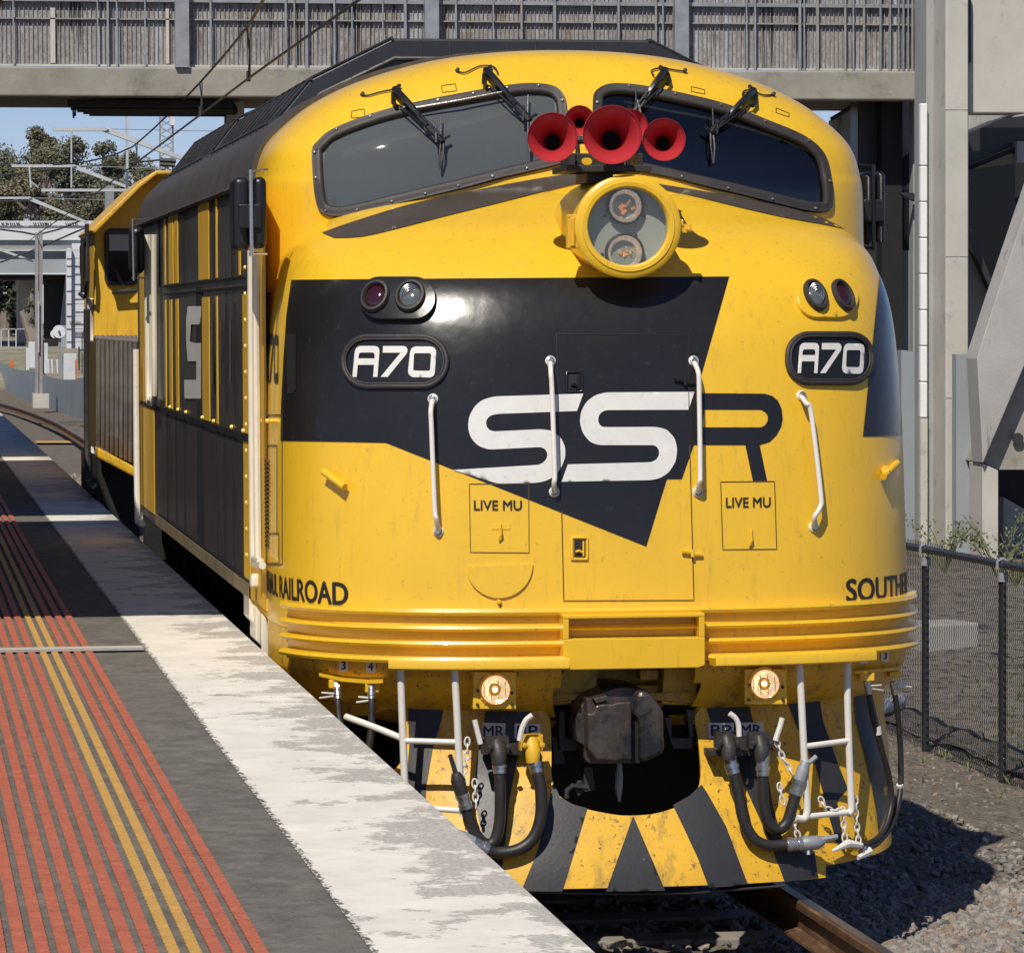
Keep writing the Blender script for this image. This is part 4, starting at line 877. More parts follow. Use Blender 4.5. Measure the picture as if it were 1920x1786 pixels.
# slotted openings seen through the ladders
def ditch(x0, y0, x1, y1, cx, cy, rp_):
    Y = H(cx, 1090).y-.07; o = MB(); o.prism(*prismY(rect(x0, y0, x1, y1), Y, Y+.16)); bx = o.build('ditch_light', 'yellow_paint', loco, bevel=.004)
    c = atY(cx, cy, Y); r = rp_*Y*1.016/FPX
    MB().lathe([(r+.012, -.002), (r+.012, .006), (r, .008), (r, .001)], c, (0, -1, 0), 32).build('lamp_rim', 'yellow_worn', bx, sm=True)
    MB().lathe([(r*q_, .012-.03*(1-q_*q_)+.012) for q_ in (1, .85, .7, .55, .4, .25, .1, 0.001)], c, (0, -1, 0), 20).build('lamp', 'lamp_lit', bx)
    MB().lathe([(r*.98, .014), (r*.6, .022), (0.001, .026)], c, (0, -1, 0), 32).build('lamp_lens', 'clear_glass', bx, sm=True)
    MB().lathe([(0, .012), (r*.14, .010), (r*.18, .004)], c, (0, -1, 0), 20).build('lamp_bulb', 'bulb', bx, sm=True)
    mb = MB()
    for k in (-.75, -.25, .25, .75):
        x = cx+k*rp_; mb.tube([atY(x-1, y0+8, Y-.004), atY(x, cy, Y-.032), atY(x+1, y1-8, Y-.004)], .0017, 5)
    mb.build('lamp_guard', 'yellow_worn', bx)
    mb = MB()
    for x, y in ((x0+9, cy+2), (x1-9, cy+6), (x0+8, y1-9), (x1-8, y1-9)): mb.new().lathe([(0, .012), (.007, .010), (.008, 0)], atY(x, y, Y), (0, -1, 0), 8)
    mb.each('lamp_bolt', 'steel_dark', bx)
ditch(887, 1259, 968, 1329, 928, 1292, 27); ditch(1396, 1254, 1476, 1320, 1433, 1281, 27)
def hose(pts, d0, d1, r, cut=.1, m='hose_rubber', lab=None):
    Y = [None]; L = smooth(pts, 6); n = len(L); P = []
    for i, (x, y) in enumerate(L): P.append(LP(x, y, d0+(d1-d0)*i/(n-1)))
    o = MB().tube(P, r, 12).build('air_hose', m, loco, sm=True)
    k = max(2, int(n*.12)); mb = MB()
    def ferr(A):
        mb.new()
        for i in range(len(A)-1): mb.tube([A[i], A[i].lerp(A[i+1], .8)], r*(1.28 if i % 2 == 0 else 1.12), 12)
        mb.tube([A[0], A[-1]], r*1.08, 12)
    a, b = P[0], P[1]; t = (a-b).normalized(); ferr([a+t*r*q for q in (3.6, 2.6, 1.8, 1.0, .2)]); mb.tube([a+t*r*3.6, a+t*r*4.8], r*1.15, 6)
    a, b = P[-1], P[-2]; t2 = (a-b).normalized(); ferr([a+t2*r*q for q in (2.8, 1.9, 1.0, 0)])
    mb.each('hose_ferrule', 'steel_bright', o, ang=40); return o, P[0], t, P[-1], t2
o, p, t, e, t2 = hose([(937, 1452), (938, 1490), (936, 1545), (925, 1578), (905, 1578), (885, 1550), (874, 1516)], .10, .14, .0255)
MB().tube([e+t2*.07, e+t2*.14, e+t2*.17], [.03, .033, .02], 10).tube([e+t2*.12, e+t2*.15+Vector((-.03, 0, .10))], [.012, .010], 8).build('hose_coupling', 'steel_dark', o, sm=True)
o, p, t, e, t2 = hose([(1008, 1450), (1014, 1480), (1014, 1530), (1000, 1570), (972, 1592), (935, 1598), (915, 1592)], .10, .14, .0275)
MB().tube([e+t2*.07, e+t2*.13, e+t2*.17, e+t2*.20], [.032, .038, .034, .015], 10).tube([e+t2*.14, e+t2*.17+Vector((-.08, 0, .06))], [.012, .012], 8).build('hose_coupling', 'galv', o, sm=True)
o, p, t, e, t2 = hose([(1376, 1452), (1385, 1490), (1394, 1535), (1412, 1570), (1440, 1584), (1474, 1583)], .10, .14, .026)
MB().tube([e+t2*.06, e+t2*.09, e+t2*.15, e+t2*.18], [.025, .034, .032, .012], 10).tube([e+t2*.14+Vector((0, 0, .01)), e+t2*.24+Vector((0, 0, .02))], [.014, .012], 8).tube([e+t2*.10, e+t2*.11+Vector((-.01, -.02, -.05))], .008, 6).build('hose_coupling', 'galv', o, sm=True)
o, p, t, e, t2 = hose([(1430, 1456), (1431, 1500), (1440, 1540), (1458, 1554), (1475, 1542), (1486, 1510), (1492, 1490)], .10, .12, .026)
MB().tube([e+t2*.07, e+t2*.12, e+t2*.16], [.03, .03, .02], 10).tube([e+t2*.13, e+t2*.16+Vector((.05, 0, .02))], [.011, .012], 8).build('hose_coupling', 'galv', o, sm=True)
for pts in ([(1629, 1302), (1637, 1345), (1652, 1400), (1667, 1455), (1671, 1510), (1655, 1560), (1630, 1580), (1612, 1586)], [(1678, 1302), (1684, 1345), (1689, 1420), (1687, 1490), (1672, 1545), (1645, 1580), (1622, 1590)], [(634, 1312), (636, 1345), (645, 1380), (655, 1400)], [(697, 1312), (697, 1350), (694, 1385), (688, 1420)]):
    hose(pts, .04, .10, .0165 if pts[0][0] < 1000 else .0135)
for (x, y) in ((1645, 1368), (1687, 1477)):
    MB().tube([LP(x, y-7, .06), LP(x+2, y+8, .06)], .0165, 10).build('hose_tag', 'label_white', loco, sm=True)
# valves and handles
def valve(x, y, hx, hy, m, par=loco, bend=0):
    c = LP(x, y, .10); mb = MB(); mb.tube([c+Vector((0, .12, .03)), c+Vector((0, .02, .03)), c, c-Vector((0, 0, .05))], [.034, .036, .036, .030], 12); mb.box(c+Vector((0, .06, .035)), (.05, .03, .035)); mb.lathe([(0, .015), (.012, .012), (.012, 0)], c+Vector((.04, -.01, .03)), (0, -1, 0), 8); mb.lathe([(0, .015), (.012, .012), (.012, 0)], c+Vector((-.04, -.01, .03)), (0, -1, 0), 8)
    o = mb.build('air_valve', m, par, sm=True, ang=45); h0 = LP(hx[0], hy[0], .13)
    P = [LP(a, b, .13) for a, b in zip(hx, hy)]; MB().tube([Vector(q) for q in smooth([tuple(q) for q in P], 4)], .0125, 8).build('valve_handle', 'white_paint', o, sm=True)
valve(935, 1412, (890, 893, 897, 901), (1349, 1362, 1378, 1394), 'steel_dark'); valve(999, 1408, (974, 978, 986, 998), (1388, 1368, 1350, 1340), 'yellow_worn')
valve(1366, 1403, (1368, 1379, 1385, 1386), (1337, 1346, 1360, 1380), 'steel_dark'); valve(1428, 1404, (1467, 1463, 1458, 1454), (1345, 1360, 1375, 1388), 'steel_dark')
mb = MB().new(); mb.prism(*prismY(rect(905, 1393, 1010, 1414), H(960, 1090).y+.04, H(960, 1090).y+.10)); mb.new().prism(*prismY(rect(1329, 1406, 1440, 1416), H(1380, 1090).y-.02, H(1380, 1090).y+.10)); mb.prism(*prismY(rect(1352, 1382, 1450, 1406), H(1380, 1090).y+.04, H(1380, 1090).y+.10)); mb.each('valve_bracket', 'steel_dark', loco)
# hoods over the small hoses
for (xs, ys, bx) in (((598, 640, 690, 718), (1262, 1272, 1276, 1275), ((617, 1274, 642, 1290), (685, 1276, 712, 1298))), ((1603, 1625, 1660, 1690), (1258, 1256, 1253, 1250), ((1612, 1261, 1640, 1276), (1668, 1258, 1690, 1270)))):
    mb = MB(); T = [LP(x, y, .05) for x, y in zip(xs, ys)]; T2 = [LP(x, y, -.10)+Vector((0, 0, .02)) for x, y in zip(xs, ys)]; k = len(T)
    V_ = T+T2+[v-Vector((0, 0, .012)) for v in T+T2]; mb.add(V_, [(i, i+1, k+i+1, k+i) for i in range(k-1)]+[(2*k+i, 2*k+i+1, 3*k+i+1, 3*k+i) for i in range(k-1)]+[(i, i+1, 2*k+i+1, 2*k+i) for i in range(k-1)])
    hd = mb.build('hose_hood', 'yellow_paint', loco, bevel=0)
    for q in bx:
        Y = LP((q[0]+q[2])/2, 1290, 0.03).y; MB().prism(*prismY(rect(*q), Y, Y+.05)).build('hose_box', 'yellow_paint', hd, bevel=.004)
    mb = MB()
    for q in bx:
        cx = (q[0]+q[2])/2; s_ = -1 if cx < 1000 else 1; mb.new(); mb.tube([LP(cx, q[3]+10, .05), LP(cx+s_*26, q[3]+8, .05)], .0045, 6); mb.tube([LP(cx, q[3]+14, .05), LP(cx+s_*30, q[3]+18, .05)], .0045, 6)
    mb.each('hose_cock', 'label_white', hd)
# chains
def chain(pts, d=.12, name='safety_chain', m='label_white', ll=.034):
    L = smooth(pts, 8); P = [LP(x, y, d) for x, y in L]; D = [0]
    for i in range(1, len(P)): D.append(D[-1]+(P[i]-P[i-1]).length)
    mb = MB(); s = 0; k = 0
    while s < D[-1]:
        i = max(j for j in range(len(D)) if D[j] <= s); i = min(i, len(P)-2); f = (s-D[i])/max(1e-6, D[i+1]-D[i]); c = P[i].lerp(P[i+1], f); t = (P[i+1]-P[i]).normalized()
        sdv = (Vector((0, 1, 0)) if k % 2 else t.cross(Vector((0, 1, 0)))); sdv = (sdv-t*sdv.dot(t)).normalized()
        mb.tube([c+t*(math.cos(a)*ll*.62)+sdv*(math.sin(a)*ll*.34) for a in [q*math.pi/6 for q in range(12)]], .0042, 5, True); s += ll*.9; k += 1
    return mb.build(name, m, loco, sm=True)
chain([(1457, 1392), (1468, 1420), (1480, 1440), (1487, 1455)]); chain([(1462, 1475), (1465, 1492), (1470, 1507)]); chain([(1604, 1500), (1605, 1530), (1608, 1560), (1610, 1578)]); chain([(1580, 1520), (1582, 1545), (1584, 1572)]); chain([(1540, 1500), (1548, 1514), (1562, 1518), (1580, 1520)]); chain([(1488, 1540), (1492, 1555), (1496, 1565)])
chain([(876, 1390), (875, 1420), (870, 1450), (868, 1470)]); chain([(890, 1468), (891, 1490), (893, 1512)]); chain([(880, 1545), (874, 1562), (868, 1572)])
MB().tube([LP(1560, 1595, .12), LP(1590, 1580, .12), LP(1615, 1584, .12)], [.006, .02, .014], 8).tube([LP(1608, 1607, .11), LP(1630, 1594, .11)], [.012, .022], 8).build('hose_coupling', 'label_white', loco, sm=True)
# ------------------------------------------------------------------ second locomotive, coupled behind
l2 = thing('rear_locomotive', 'second yellow locomotive with raked cab roof coupled behind the bulldog-nosed one', 'locomotive')
def p2(loop, y0, y1, name, m, par=l2, bev=.02): return MB().prism(*prismY(loop, y0, y1)).build(name, m, par, bevel=bev)
p2([(176, 434), (262, 352), (296, 324), (420, 322), (520, 330), (560, 420), (560, 640), (176, 640)], 35.7, 37.6, 'cab', 'yellow_side')
p2([(170, 432), (258, 346), (292, 320), (430, 319), (560, 330), (562, 336), (430, 325), (294, 327), (262, 353), (178, 437)], 35.2, 37.8, 'cab_roof', 'yellow_worn', bev=.01)
w_ = p2(pill(196, 428, 262, 535, 14), 35.66, 35.72, 'cab_window', 'rubber', bev=.01)
p2(pill(203, 436, 258, 528, 10), 35.655, 35.665, 'window_pane', 'dark_glass', w_, 0)
p2([(205, 440), (256, 440), (256, 470), (205, 470)], 35.65, 35.656, 'window_blind', 'cream_grey', w_, 0)
MB().tube([atY(232, 540, 35.6), atY(215, 505, 35.6)], .015, 6).tube([atY(210, 548, 35.6), atY(256, 545, 35.6)], .02, 6).build('wiper', 'rubber', l2)
mb = MB()
for i in range(9):
    x = 184+i*8.6; mb.tube([atY(x, 632, 33.9), atY(x+.5, 640, 33.82), atY(x+1, 700, 33.85), atY(x+1, 800+i*4, 33.85), atY(x+1, 836+i*4, 33.95)], .022, 8)
mb.build('front_bars', 'grille_brown', l2, sm=True)
p2([(178, 628), (262, 636), (262, 646), (178, 640)], 33.8, 34.1, 'bar_header', 'grille_brown')
p2([(180, 640), (262, 645), (262, 884), (180, 842)], 34.1, 35.6, 'short_hood', 'seam', bev=.01); p2([(183, 838), (262, 880), (262, 900), (183, 858)], 33.7, 34.2, 'front_sill', 'yellow_worn')
p2([(184, 858), (262, 890), (262, 1060), (184, 960)], 34.3, 37.5, 'front_bogie', 'soot_shade', bev=0)
p2([(167, 432), (178, 434), (178, 640), (167, 640)], 36.6, 37.2, 'cab_side', 'mirror_black')
railpx([(163, 420), (163, 440), (163, 548), (150, 551)], 1.66, .02, m='rubber', par=l2); railpx([(155, 446), (155, 548)], 1.62, .02, m='rubber', par=l2)
roundbox(tuple(atY(161, 487, 37)), (.055, .1, .16), 'mirror_black', 'side_mirror', l2, .05)
railpx([(170, 560), (170, 630), (172, 720), (171, 820), (175, 905), (185, 908)], 1.70, .030, m='label_white', par=l2); railpx([(163, 580), (163, 700), (164, 830), (166, 895), (172, 905)], 1.64, .03, m='steel_dark', par=l2); railpx([(186, 800), (180, 830), (182, 845), (198, 848)], 1.72, .02, m='grille_brown', par=l2)
MB().b2((2.5, 37.7, 1.3), (3.6, 46, 3.3)).build('long_hood', 'yellow_side', l2, bevel=.03)
# ================================================================== setting
def S(o, name=None): o['kind'] = 'structure'; return o
GZ = -.30
# ---- platform
EX = 1.66; PZ = 1.08
pts = [(EX, 5), (EX, 62), (EX-.02, 80), (EX-.3, 100), (EX-1.4, 130)]
mb = MB(); mb.prism([(-12, 5, PZ)]+[(x, y, PZ) for x, y in pts]+[(-12, 130, PZ)], [(-12, 5, GZ)]+[(x, y, GZ) for x, y in pts]+[(-12, 130, GZ)])
S(mb.build('platform', 'asphalt'))
# worn white edge paint: sheet 4 mm above the asphalt
def edge_mat():
    m = bpy.data.materials.new('edge_paint'); m.use_nodes = True; N = m.node_tree.nodes; L = m.node_tree.links; b = N['Principled BSDF']; b.inputs['Roughness'].default_value = .8
    tc = N.new('ShaderNodeTexCoord'); sx = N.new('ShaderNodeSeparateXYZ'); L.new(tc.outputs['Object'], sx.inputs[0])
    def noise(sc, st, det=8, ro=.65):
        mp = N.new('ShaderNodeMapping'); mp.inputs['Scale'].default_value = st; L.new(tc.outputs['Object'], mp.inputs[0]); n = N.new('ShaderNodeTexNoise'); n.inputs['Scale'].default_value = sc; n.inputs['Detail'].default_value = det; n.inputs['Roughness'].default_value = ro; L.new(mp.outputs[0], n.inputs['Vector']); return n.outputs[0]
    def rng(i, a, b2, c=0, d=1):
        r = N.new('ShaderNodeMapRange'); r.inputs[1].default_value = a; r.inputs[2].default_value = b2; r.inputs[3].default_value = c; r.inputs[4].default_value = d; L.new(i, r.inputs[0]); return r.outputs[0]
    def mth(op, a, b2):
        q = N.new('ShaderNodeMath'); q.operation = op
        for k, v in ((0, a), (1, b2)):
            if hasattr(v, 'links'): L.new(v, q.inputs[k])
            else: q.inputs[k].default_value = v
        return q.outputs[0]
    big = noise(1.0, (3.0, 2.8, 1), 14, .76); fine = noise(1, (60, 90, 1), 4)
    wear = rng(mth('ADD', big, mth('MULTIPLY', rng(sx.outputs[0], 1.2, 1.66, -.07, .09), 1.0)), .53, .56)
    speck = rng(fine, .40, .60); wearf = mth('MULTIPLY', wear, rng(speck, 0, 1, .45, 1))
    inner = rng(mth('ADD', sx.outputs[0], mth('MULTIPLY', noise(1, (26, 9, 1), 8, .75), .11)), 1.196, 1.202, 1, 0)
    inn2 = mth('MULTIPLY', inner, rng(noise(1, (60, 30, 1), 4), .42, .5))
    cr = noise(1, (1.2, 6, 1), 8); crack = rng(cr, .655, .67)
    def mixc(f, a, c):
        x = N.new('ShaderNodeMix'); x.data_type = 'RGBA'; L.new(f, x.inputs[0])
        if hasattr(a, 'links'): L.new(a, x.inputs[6])
        else: x.inputs[6].default_value = (*a, 1)
        x.inputs[7].default_value = (*c, 1); return x.outputs[2]
    tone = N.new('ShaderNodeVectorMath'); tone.operation = 'SCALE'; tone.inputs[0].default_value = (.79, .745, .655); L.new(rng(noise(1.5, (3, 3, 1), 6), .3, .7, .86, 1.08), tone.inputs['Scale'])
    c = mixc(wearf, tone.outputs[0], (.35, .33, .29)); c = mixc(crack, c, (.30, .27, .22)); c = mixc(inn2, c, (.12, .11, .095))
    L.new(c, b.inputs['Base Color']); bp = N.new('ShaderNodeBump'); bp.inputs['Strength'].default_value = .25; bp.inputs['Distance'].default_value = .004; L.new(fine, bp.inputs['Height']); L.new(bp.outputs[0], b.inputs['Normal'])
    MT['edge_paint'] = m
edge_mat()
W0 = 1.13
q = [(W0, 5), (W0, 62), (W0-.02, 80), (W0-.3, 100), (W0-1.4, 130)]; vs = [(x, y, PZ+.004) for x, y in q]+[(x+.003, y, PZ+.004) for x, y in pts]
k = len(q); S(MB().add(vs, [(i, i+1, k+i+1, k+i) for i in range(k-1)]).build('platform_edge_marking', 'edge_paint'))
S(MB().b2((EX-.02, 5, PZ-.10), (EX+.003, 62, PZ+.001)).build('platform_coping', 'concrete_light'))
# expansion joint
S(MB().b2((-6, 18.72, PZ+.0105), (1.12, 18.84, PZ+.012)).build('joint_cover', 'concrete_light')); S(MB().b2((-6, 18.60, PZ+.0105), (1.12, 18.70, PZ+.0115)).build('joint_strip', 'concrete_grey'))
# tactile strips
tp = thing('tactile_paving', 'orange and yellow ribbed tactile strips running along the platform', 'tactile paving')
for k in range(15):
    x = .8605-.0525*k; col = 'tactile_yellow' if k in (3, 4) else 'tactile_red'; mb = MB(); y = 8.6; wd = .0145 if k in (3, 4) else .0165
    while y < 62:
        if y < 31:
            p_ = .062
            mb.box((x, y, PZ+.0065), (wd, .021, .0035)); mb.box((x, y+.031, PZ+.0042), (wd-.004, .010, .0016))
        else:
            p_ = 1.2; mb.box((x, y+.58, PZ+.006), (.0175, .58, .003))
        y += p_
    mb.build('yellow_strip' if k in (3, 4) else 'red_strip', col, tp)
# ---- canopy over the platform (out of shot above left; only its corner shows)
cn = thing('platform_canopy', 'dark brown platform canopy edge at the top left corner', 'canopy')
for (a, b) in ((18.55, 28.35), (29.35, 41.6), (42.9, 62)):
    MB().b2((-6, a, 4.15), (.47, b, 4.32)).build('roof_panel', 'canopy_brown', cn); MB().b2((.44, a, 4.12), (.50, b, 4.36)).build('fascia', 'canopy_brown', cn)
for y in (20, 30, 40, 52): MB().b2((-3.1, y-.1, 1.08), (-2.9, y+.1, 4.15)).build('post', 'steel_dark', cn)
MB().b2((-4, 18, 4.32), (-3.8, 62, 4.5)).build('beam', 'steel_dark', cn)
# ---- ground, ballast
def ground_mat():
    mat('ballast_dirt', (.16, .135, .105), .95, 0, .35, 3, .8, 18, 0, [((.07, .058, .045), .48, .58, 26, one), ((.30, .27, .22), .60, .68, 34, one), ((.10, .13, .045), .62, .70, .55, one)])
    mat('verge', (.19, .165, .135), .95, 0, .35, 3, .8, 14, 0, [((.05, .04, .032), .5, .6, 9, one), ((.115, .125, .065), .60, .70, .9, one), ((.28, .24, .19), .64, .70, 16, one)])
    mat('stone_a', (.27, .245, .215), .85, 0, .3, 8, .2, 60); mat('stone_b', (.17, .16, .15), .85, 0, .3, 8, .2, 60); mat('stone_c', (.25, .19, .14), .85, 0, .3, 8, .2, 60)
ground_mat()
def gh(x, y):
    base = GZ
    if x > 5.0: base = GZ-.07*min(1, (x-5.0)/1.2)
    if x > 6.8: base += -.0
    return base
xs = [-200, -60, -14]+frange(1.6, 8, 60)+[9, 10.5, 13, 18, 30, 60, 200]; ys = [-60, 0, 10]+frange(14, 34, 160)+[36, 39, 44, 50, 60, 80, 110, 150, 220, 400, 900, 2500]
rnd = random.Random(3); V = []
for y in ys:
    for x in xs: V.append((x, y, gh(x, y)+(rnd.uniform(-.02, .02) if 1.7 < x < 9 and 13 < y < 36 else 0)))
n = len(xs); S(MB().add(V, [(i*n+j, i*n+j+1, (i+1)*n+j+1, (i+1)*n+j) for i in range(len(ys)-1) for j in range(n-1)]).build('ground', 'ballast_dirt', sm=True, ang=None))
def gz(x, y): return gh(x, y)
# loose stones
def stones(N, reg, smin, smax, seed, m, zoff=0, name='ballast'):
    r = random.Random(seed); V = []; F = []
    ico = bmesh.new(); bmesh.ops.create_icosphere(ico, subdivisions=1, radius=1); iv = [v.co.copy() for v in ico.verts]; fi = [tuple(v.index for v in f.verts) for f in ico.faces]; ico.free()
    for _ in range(N):
        x, y = reg(r); s = r.uniform(smin, smax)*(1 if r.random() > .1 else 1.4); q = Matrix.Rotation(r.uniform(0, 6.3), 3, Vector((r.gauss(0, 1), r.gauss(0, 1), r.gauss(0, 1))).normalized()); sc = (r.uniform(.7, 1.3), r.uniform(.6, 1.1), r.uniform(.45, .85)); k = len(V)
        for v in iv:
            w2 = Vector((v.x*sc[0], v.y*sc[1], v.z*sc[2]))*s*r.uniform(.78, 1.15); w2 = q @ w2; V.append((x+w2.x, y+w2.y, gz(x, y)+zoff+s*.25+w2.z))
        F += [tuple(a+k for a in f) for f in fi]
    o = MB(); o.v = V; o.f = F; me = bpy.data.meshes.new(name); me.from_pydata(V, [], F); ob = link(name, me, m); ob['kind'] = 'stuff'; return ob
def reg1(r): return r.uniform(1.8, 6.2), r.uniform(16.2, 27)
def reg2(r): return r.uniform(3.9, 5.9)+r.random()*.6, r.uniform(16.2, 20.0)
def reg3(r): return r.uniform(4.8, 8), r.uniform(19, 30)
def reg4(r): return r.uniform(1.75, 4.6), r.uniform(31, 75)
for i, m in enumerate(('stone_a', 'stone_b', 'stone_c')):
    o = stones((5200, 3200, 2400)[i], reg2, .016, .036, 10+i, m); tag(o, 'light grey crushed stone ballast at the lower right beside the rail', kind='stuff'); o['category'] = 'ballast'
    o = stones((2600, 2000, 1500)[i], reg1, .014, .032, 20+i, m); tag(o, 'ballast stones lying between the rails', kind='stuff'); o['category'] = 'ballast'
    o = stones((900, 1200, 900)[i], reg3, .006, .020, 30+i, m, -.01); tag(o, 'small stones and litter on the dirt along the fence', kind='stuff'); o['category'] = 'gravel'
    o = stones((1500, 1500, 1200)[i], reg4, .03, .06, 40+i, m); tag(o, 'brown ballast beyond the platform end at the left', kind='stuff'); o['category'] = 'ballast'
# ---- rails
RP = [(-.07, 0), (-.07, .012), (-.012, .03), (-.009, .11), (-.036, .125), (-.036, .158), (-.028, .165), (.028, .165), (.036, .158), (.036, .125), (.009, .11), (.012, .03), (.07, .012), (.07, 0)]
def rail(x0, label):
    t = thing('rail', label, 'rail'); path = [(x0, 8), (x0, 20), (x0, 35), (x0, 60), (x0, 90), (x0-.07, 103), (x0-.40, 116), (x0-.95, 128), (x0-2.2, 145), (x0-5, 170), (x0-10, 200)]
    P = [Vector((a, b, 0)) for a, b in smooth(path, 5)]; vs = []
    for i, p in enumerate(P):
        tt = (P[min(i+1, len(P)-1)]-P[max(i-1, 0)]).normalized(); sd_ = Vector((tt.y, -tt.x, 0))
        for (a, z) in RP: vs.append(p+sd_*a+Vector((0, 0, z-.165)))
    k = len(RP); MB().add(vs, [(i*k+j, i*k+(j+1) % k, (i+1)*k+(j+1) % k, (i+1)*k+j) for i in range(len(P)-1) for j in range(k)]).build('rail_web', 'rust_rail', t)
    hv = [p+Vector(((-.024 if s else .024), 0, .002)) for p in P for s in (0, 1)]; MB().add(hv, [(2*i, 2*i+1, 2*i+3, 2*i+2) for i in range(len(P)-1)]).build('rail_head', 'rail_top', t); return t
rail(XC+.80, 'rusty rail emerging at the lower right from under the locomotive'); rail(XC-.80, 'rail hidden close to the platform wall under the locomotive')
SL = None
for i, y in enumerate([15.6+.68*i for i in range(14)]):
    if SL is None: SL = MB().b2((XC-1.3, 15.6-.11, -.42), (XC+1.3, 15.6+.11, -.27)).build('sleeper', 'sleeper', bevel=.01); tag(SL, 'weathered concrete sleeper half buried in ballast under the track', 'sleeper', 'sleepers under the track')
    else: o = SL.copy(); COL.objects.link(o); o.location = (0, .68*i, 0)
tag(MB().prism([atZ(x, y, GZ+.05) for x, y in ((66, 826), (135, 826), (135, 830), (68, 830))], [atZ(x, y, GZ+.0) for x, y in ((66, 826), (135, 826), (135, 830), (68, 830))]).build('marker_bar', 'tactile_yellow'), 'thin yellow bar lying across the ballast beyond the platform', 'marker')

# ---- chain link fence on the right
FX = 7.0
fn = thing('chainlink_fence', 'black chain link fence with pipe rails along the right of the track', 'fence')
F0, F1 = atX(1735, 1030, FX), atX(1735, 1432, FX); G0_, G1_ = atX(1880, 1058, FX), atX(1880, 1488, FX)
def ft(y): f = (y-F0.y)/(G0_.y-F0.y); return F0.z+(G0_.z-F0.z)*f
def fb(y): f = (y-F1.y)/(G1_.y-F1.y); return F1.z+(G1_.z-F1.z)*f
ya, yb = 17.0, 46.0
MB().tube([(FX, ya, ft(ya)), (FX, yb, ft(yb))], .026, 10).build('top_rail', 'fence_black', fn, sm=True); MB().tube([(FX, ya, fb(ya)), (FX, yb, fb(yb))], .026, 10).build('bottom_rail', 'fence_black', fn, sm=True)
sp = F0.y-G0_.y
for k in range(-4, 13):
    y = G0_.y+sp*k
    if not ya < y < yb: continue
    y = y; MB().tube([(FX, y, fb(y)-.15), (FX, y, ft(y)-.05)], .026, 12).build('post', 'fence_black', fn, sm=True)
    MB().tube([(FX-.0, y, ft(y)-.11), (FX, y, ft(y)-.05)], .036, 12).tube([(FX-.035, y, ft(y)-.03), (FX-.035, y, ft(y)+.02), (FX, y, ft(y)+.036), (FX+.035, y, ft(y)+.02)], .012, 8).build('post_clamp', 'galv', fn, sm=True)
    MB().tube([(FX-.03, y-.04, fb(y)-.01), (FX-.03, y+.05, fb(y)+.005)], .034, 8).build('wire_tie', 'timber_grey', fn, sm=True)
mb = MB(); dy = .046; y = ya; zz = .027
m_ = bpy.data.meshes.new('x'); Vv = []; Ff = []
while y < yb:
    z0, z1 = fb(y)+.0, ft(y)+.055; i = 0; z = z0; P = []
    while z < z1: P.append((FX+(.004 if i % 2 else -.004), y+(dy*1.04 if i % 2 else -dy*.04), z)); z += zz; i += 1
    r = .0036; k = len(Vv)
    for (a, b, c) in P: Vv += [(a-r, b, c), (a, b-r*1.2, c), (a, b+r*1.2, c)]
    for i in range(len(P)-1):
        for j in range(3): Ff.append((k+3*i+j, k+3*i+(j+1) % 3, k+3*i+3+(j+1) % 3, k+3*i+3+j))
    y += dy
m_.from_pydata(Vv, [], Ff); link('wire_mesh', m_, 'fence_black', fn); m_.name = 'wire_mesh'

# ---- verge behind the fence
vg = MB(); xs2 = frange(7.15, 30, 50); ys2 = frange(18, 46, 90); r = random.Random(9)
vg.add([(x, y, GZ-.06+.02*(y-20)*.0+r.uniform(0, .05)) for y in ys2 for x in xs2], [(i*51+j, i*51+j+1, (i+1)*51+j+1, (i+1)*51+j) for i in range(90) for j in range(50)]); S(vg.build('grass_verge', 'verge', sm=True, ang=None))
def tuft(N, reg, h0, h1, seed, m, lab):
    r = random.Random(seed); V = []; F = []
    for _ in range(N):
        x, y = reg(r); z = GZ-.05
        for b in range(5):
            a = r.uniform(0, 6.3); h = r.uniform(h0, h1); k = len(V); w2 = .006; dx, dy_ = math.cos(a)*h*.5, math.sin(a)*h*.5
            V += [(x-w2, y, z), (x+w2, y, z), (x+dx, y+dy_, z+h)]; F.append((k, k+1, k+2))
    me = bpy.data.meshes.new('grass'); me.from_pydata(V, [], F); o = link('grass', me, m); tag(o, lab, kind='stuff'); o['category'] = 'grass'
def gcl(r): c = r.choice([(8.3, 27), (9.5, 31), (8.0, 24.5), (10.5, 34), (8.8, 29), (7.6, 26)]); return c[0]+r.gauss(0, .5), c[1]+r.gauss(0, 1.3)
tuft(900, gcl, .02, .07, 5, 'weed', 'patchy green grass growing behind the chain link fence')
# litter behind the fence
def rock(c, h, m, name, lab, cat): o = MB().box(c, h, Matrix.Rotation(.3, 3, 'Z')).build(name, m, bevel=.02); tag(o, lab, cat); return o
p = atZ(1760, 1205, GZ); rock((p.x, p.y, GZ+.06), (.27, .25, .13), 'concrete_streaked', 'concrete_block', 'pale concrete block lying behind the fence beside the locomotive', 'block')
p = atZ(1705, 1330, GZ); tag(MB().tube([(7.15, p.y-.1, GZ+.02), (7.42, p.y+.3, GZ+.04)], .055, 12).build('drain_pipe', 'galv_white', sm=True), 'silver corrugated drain pipe lying at the foot of the fence', 'pipe')
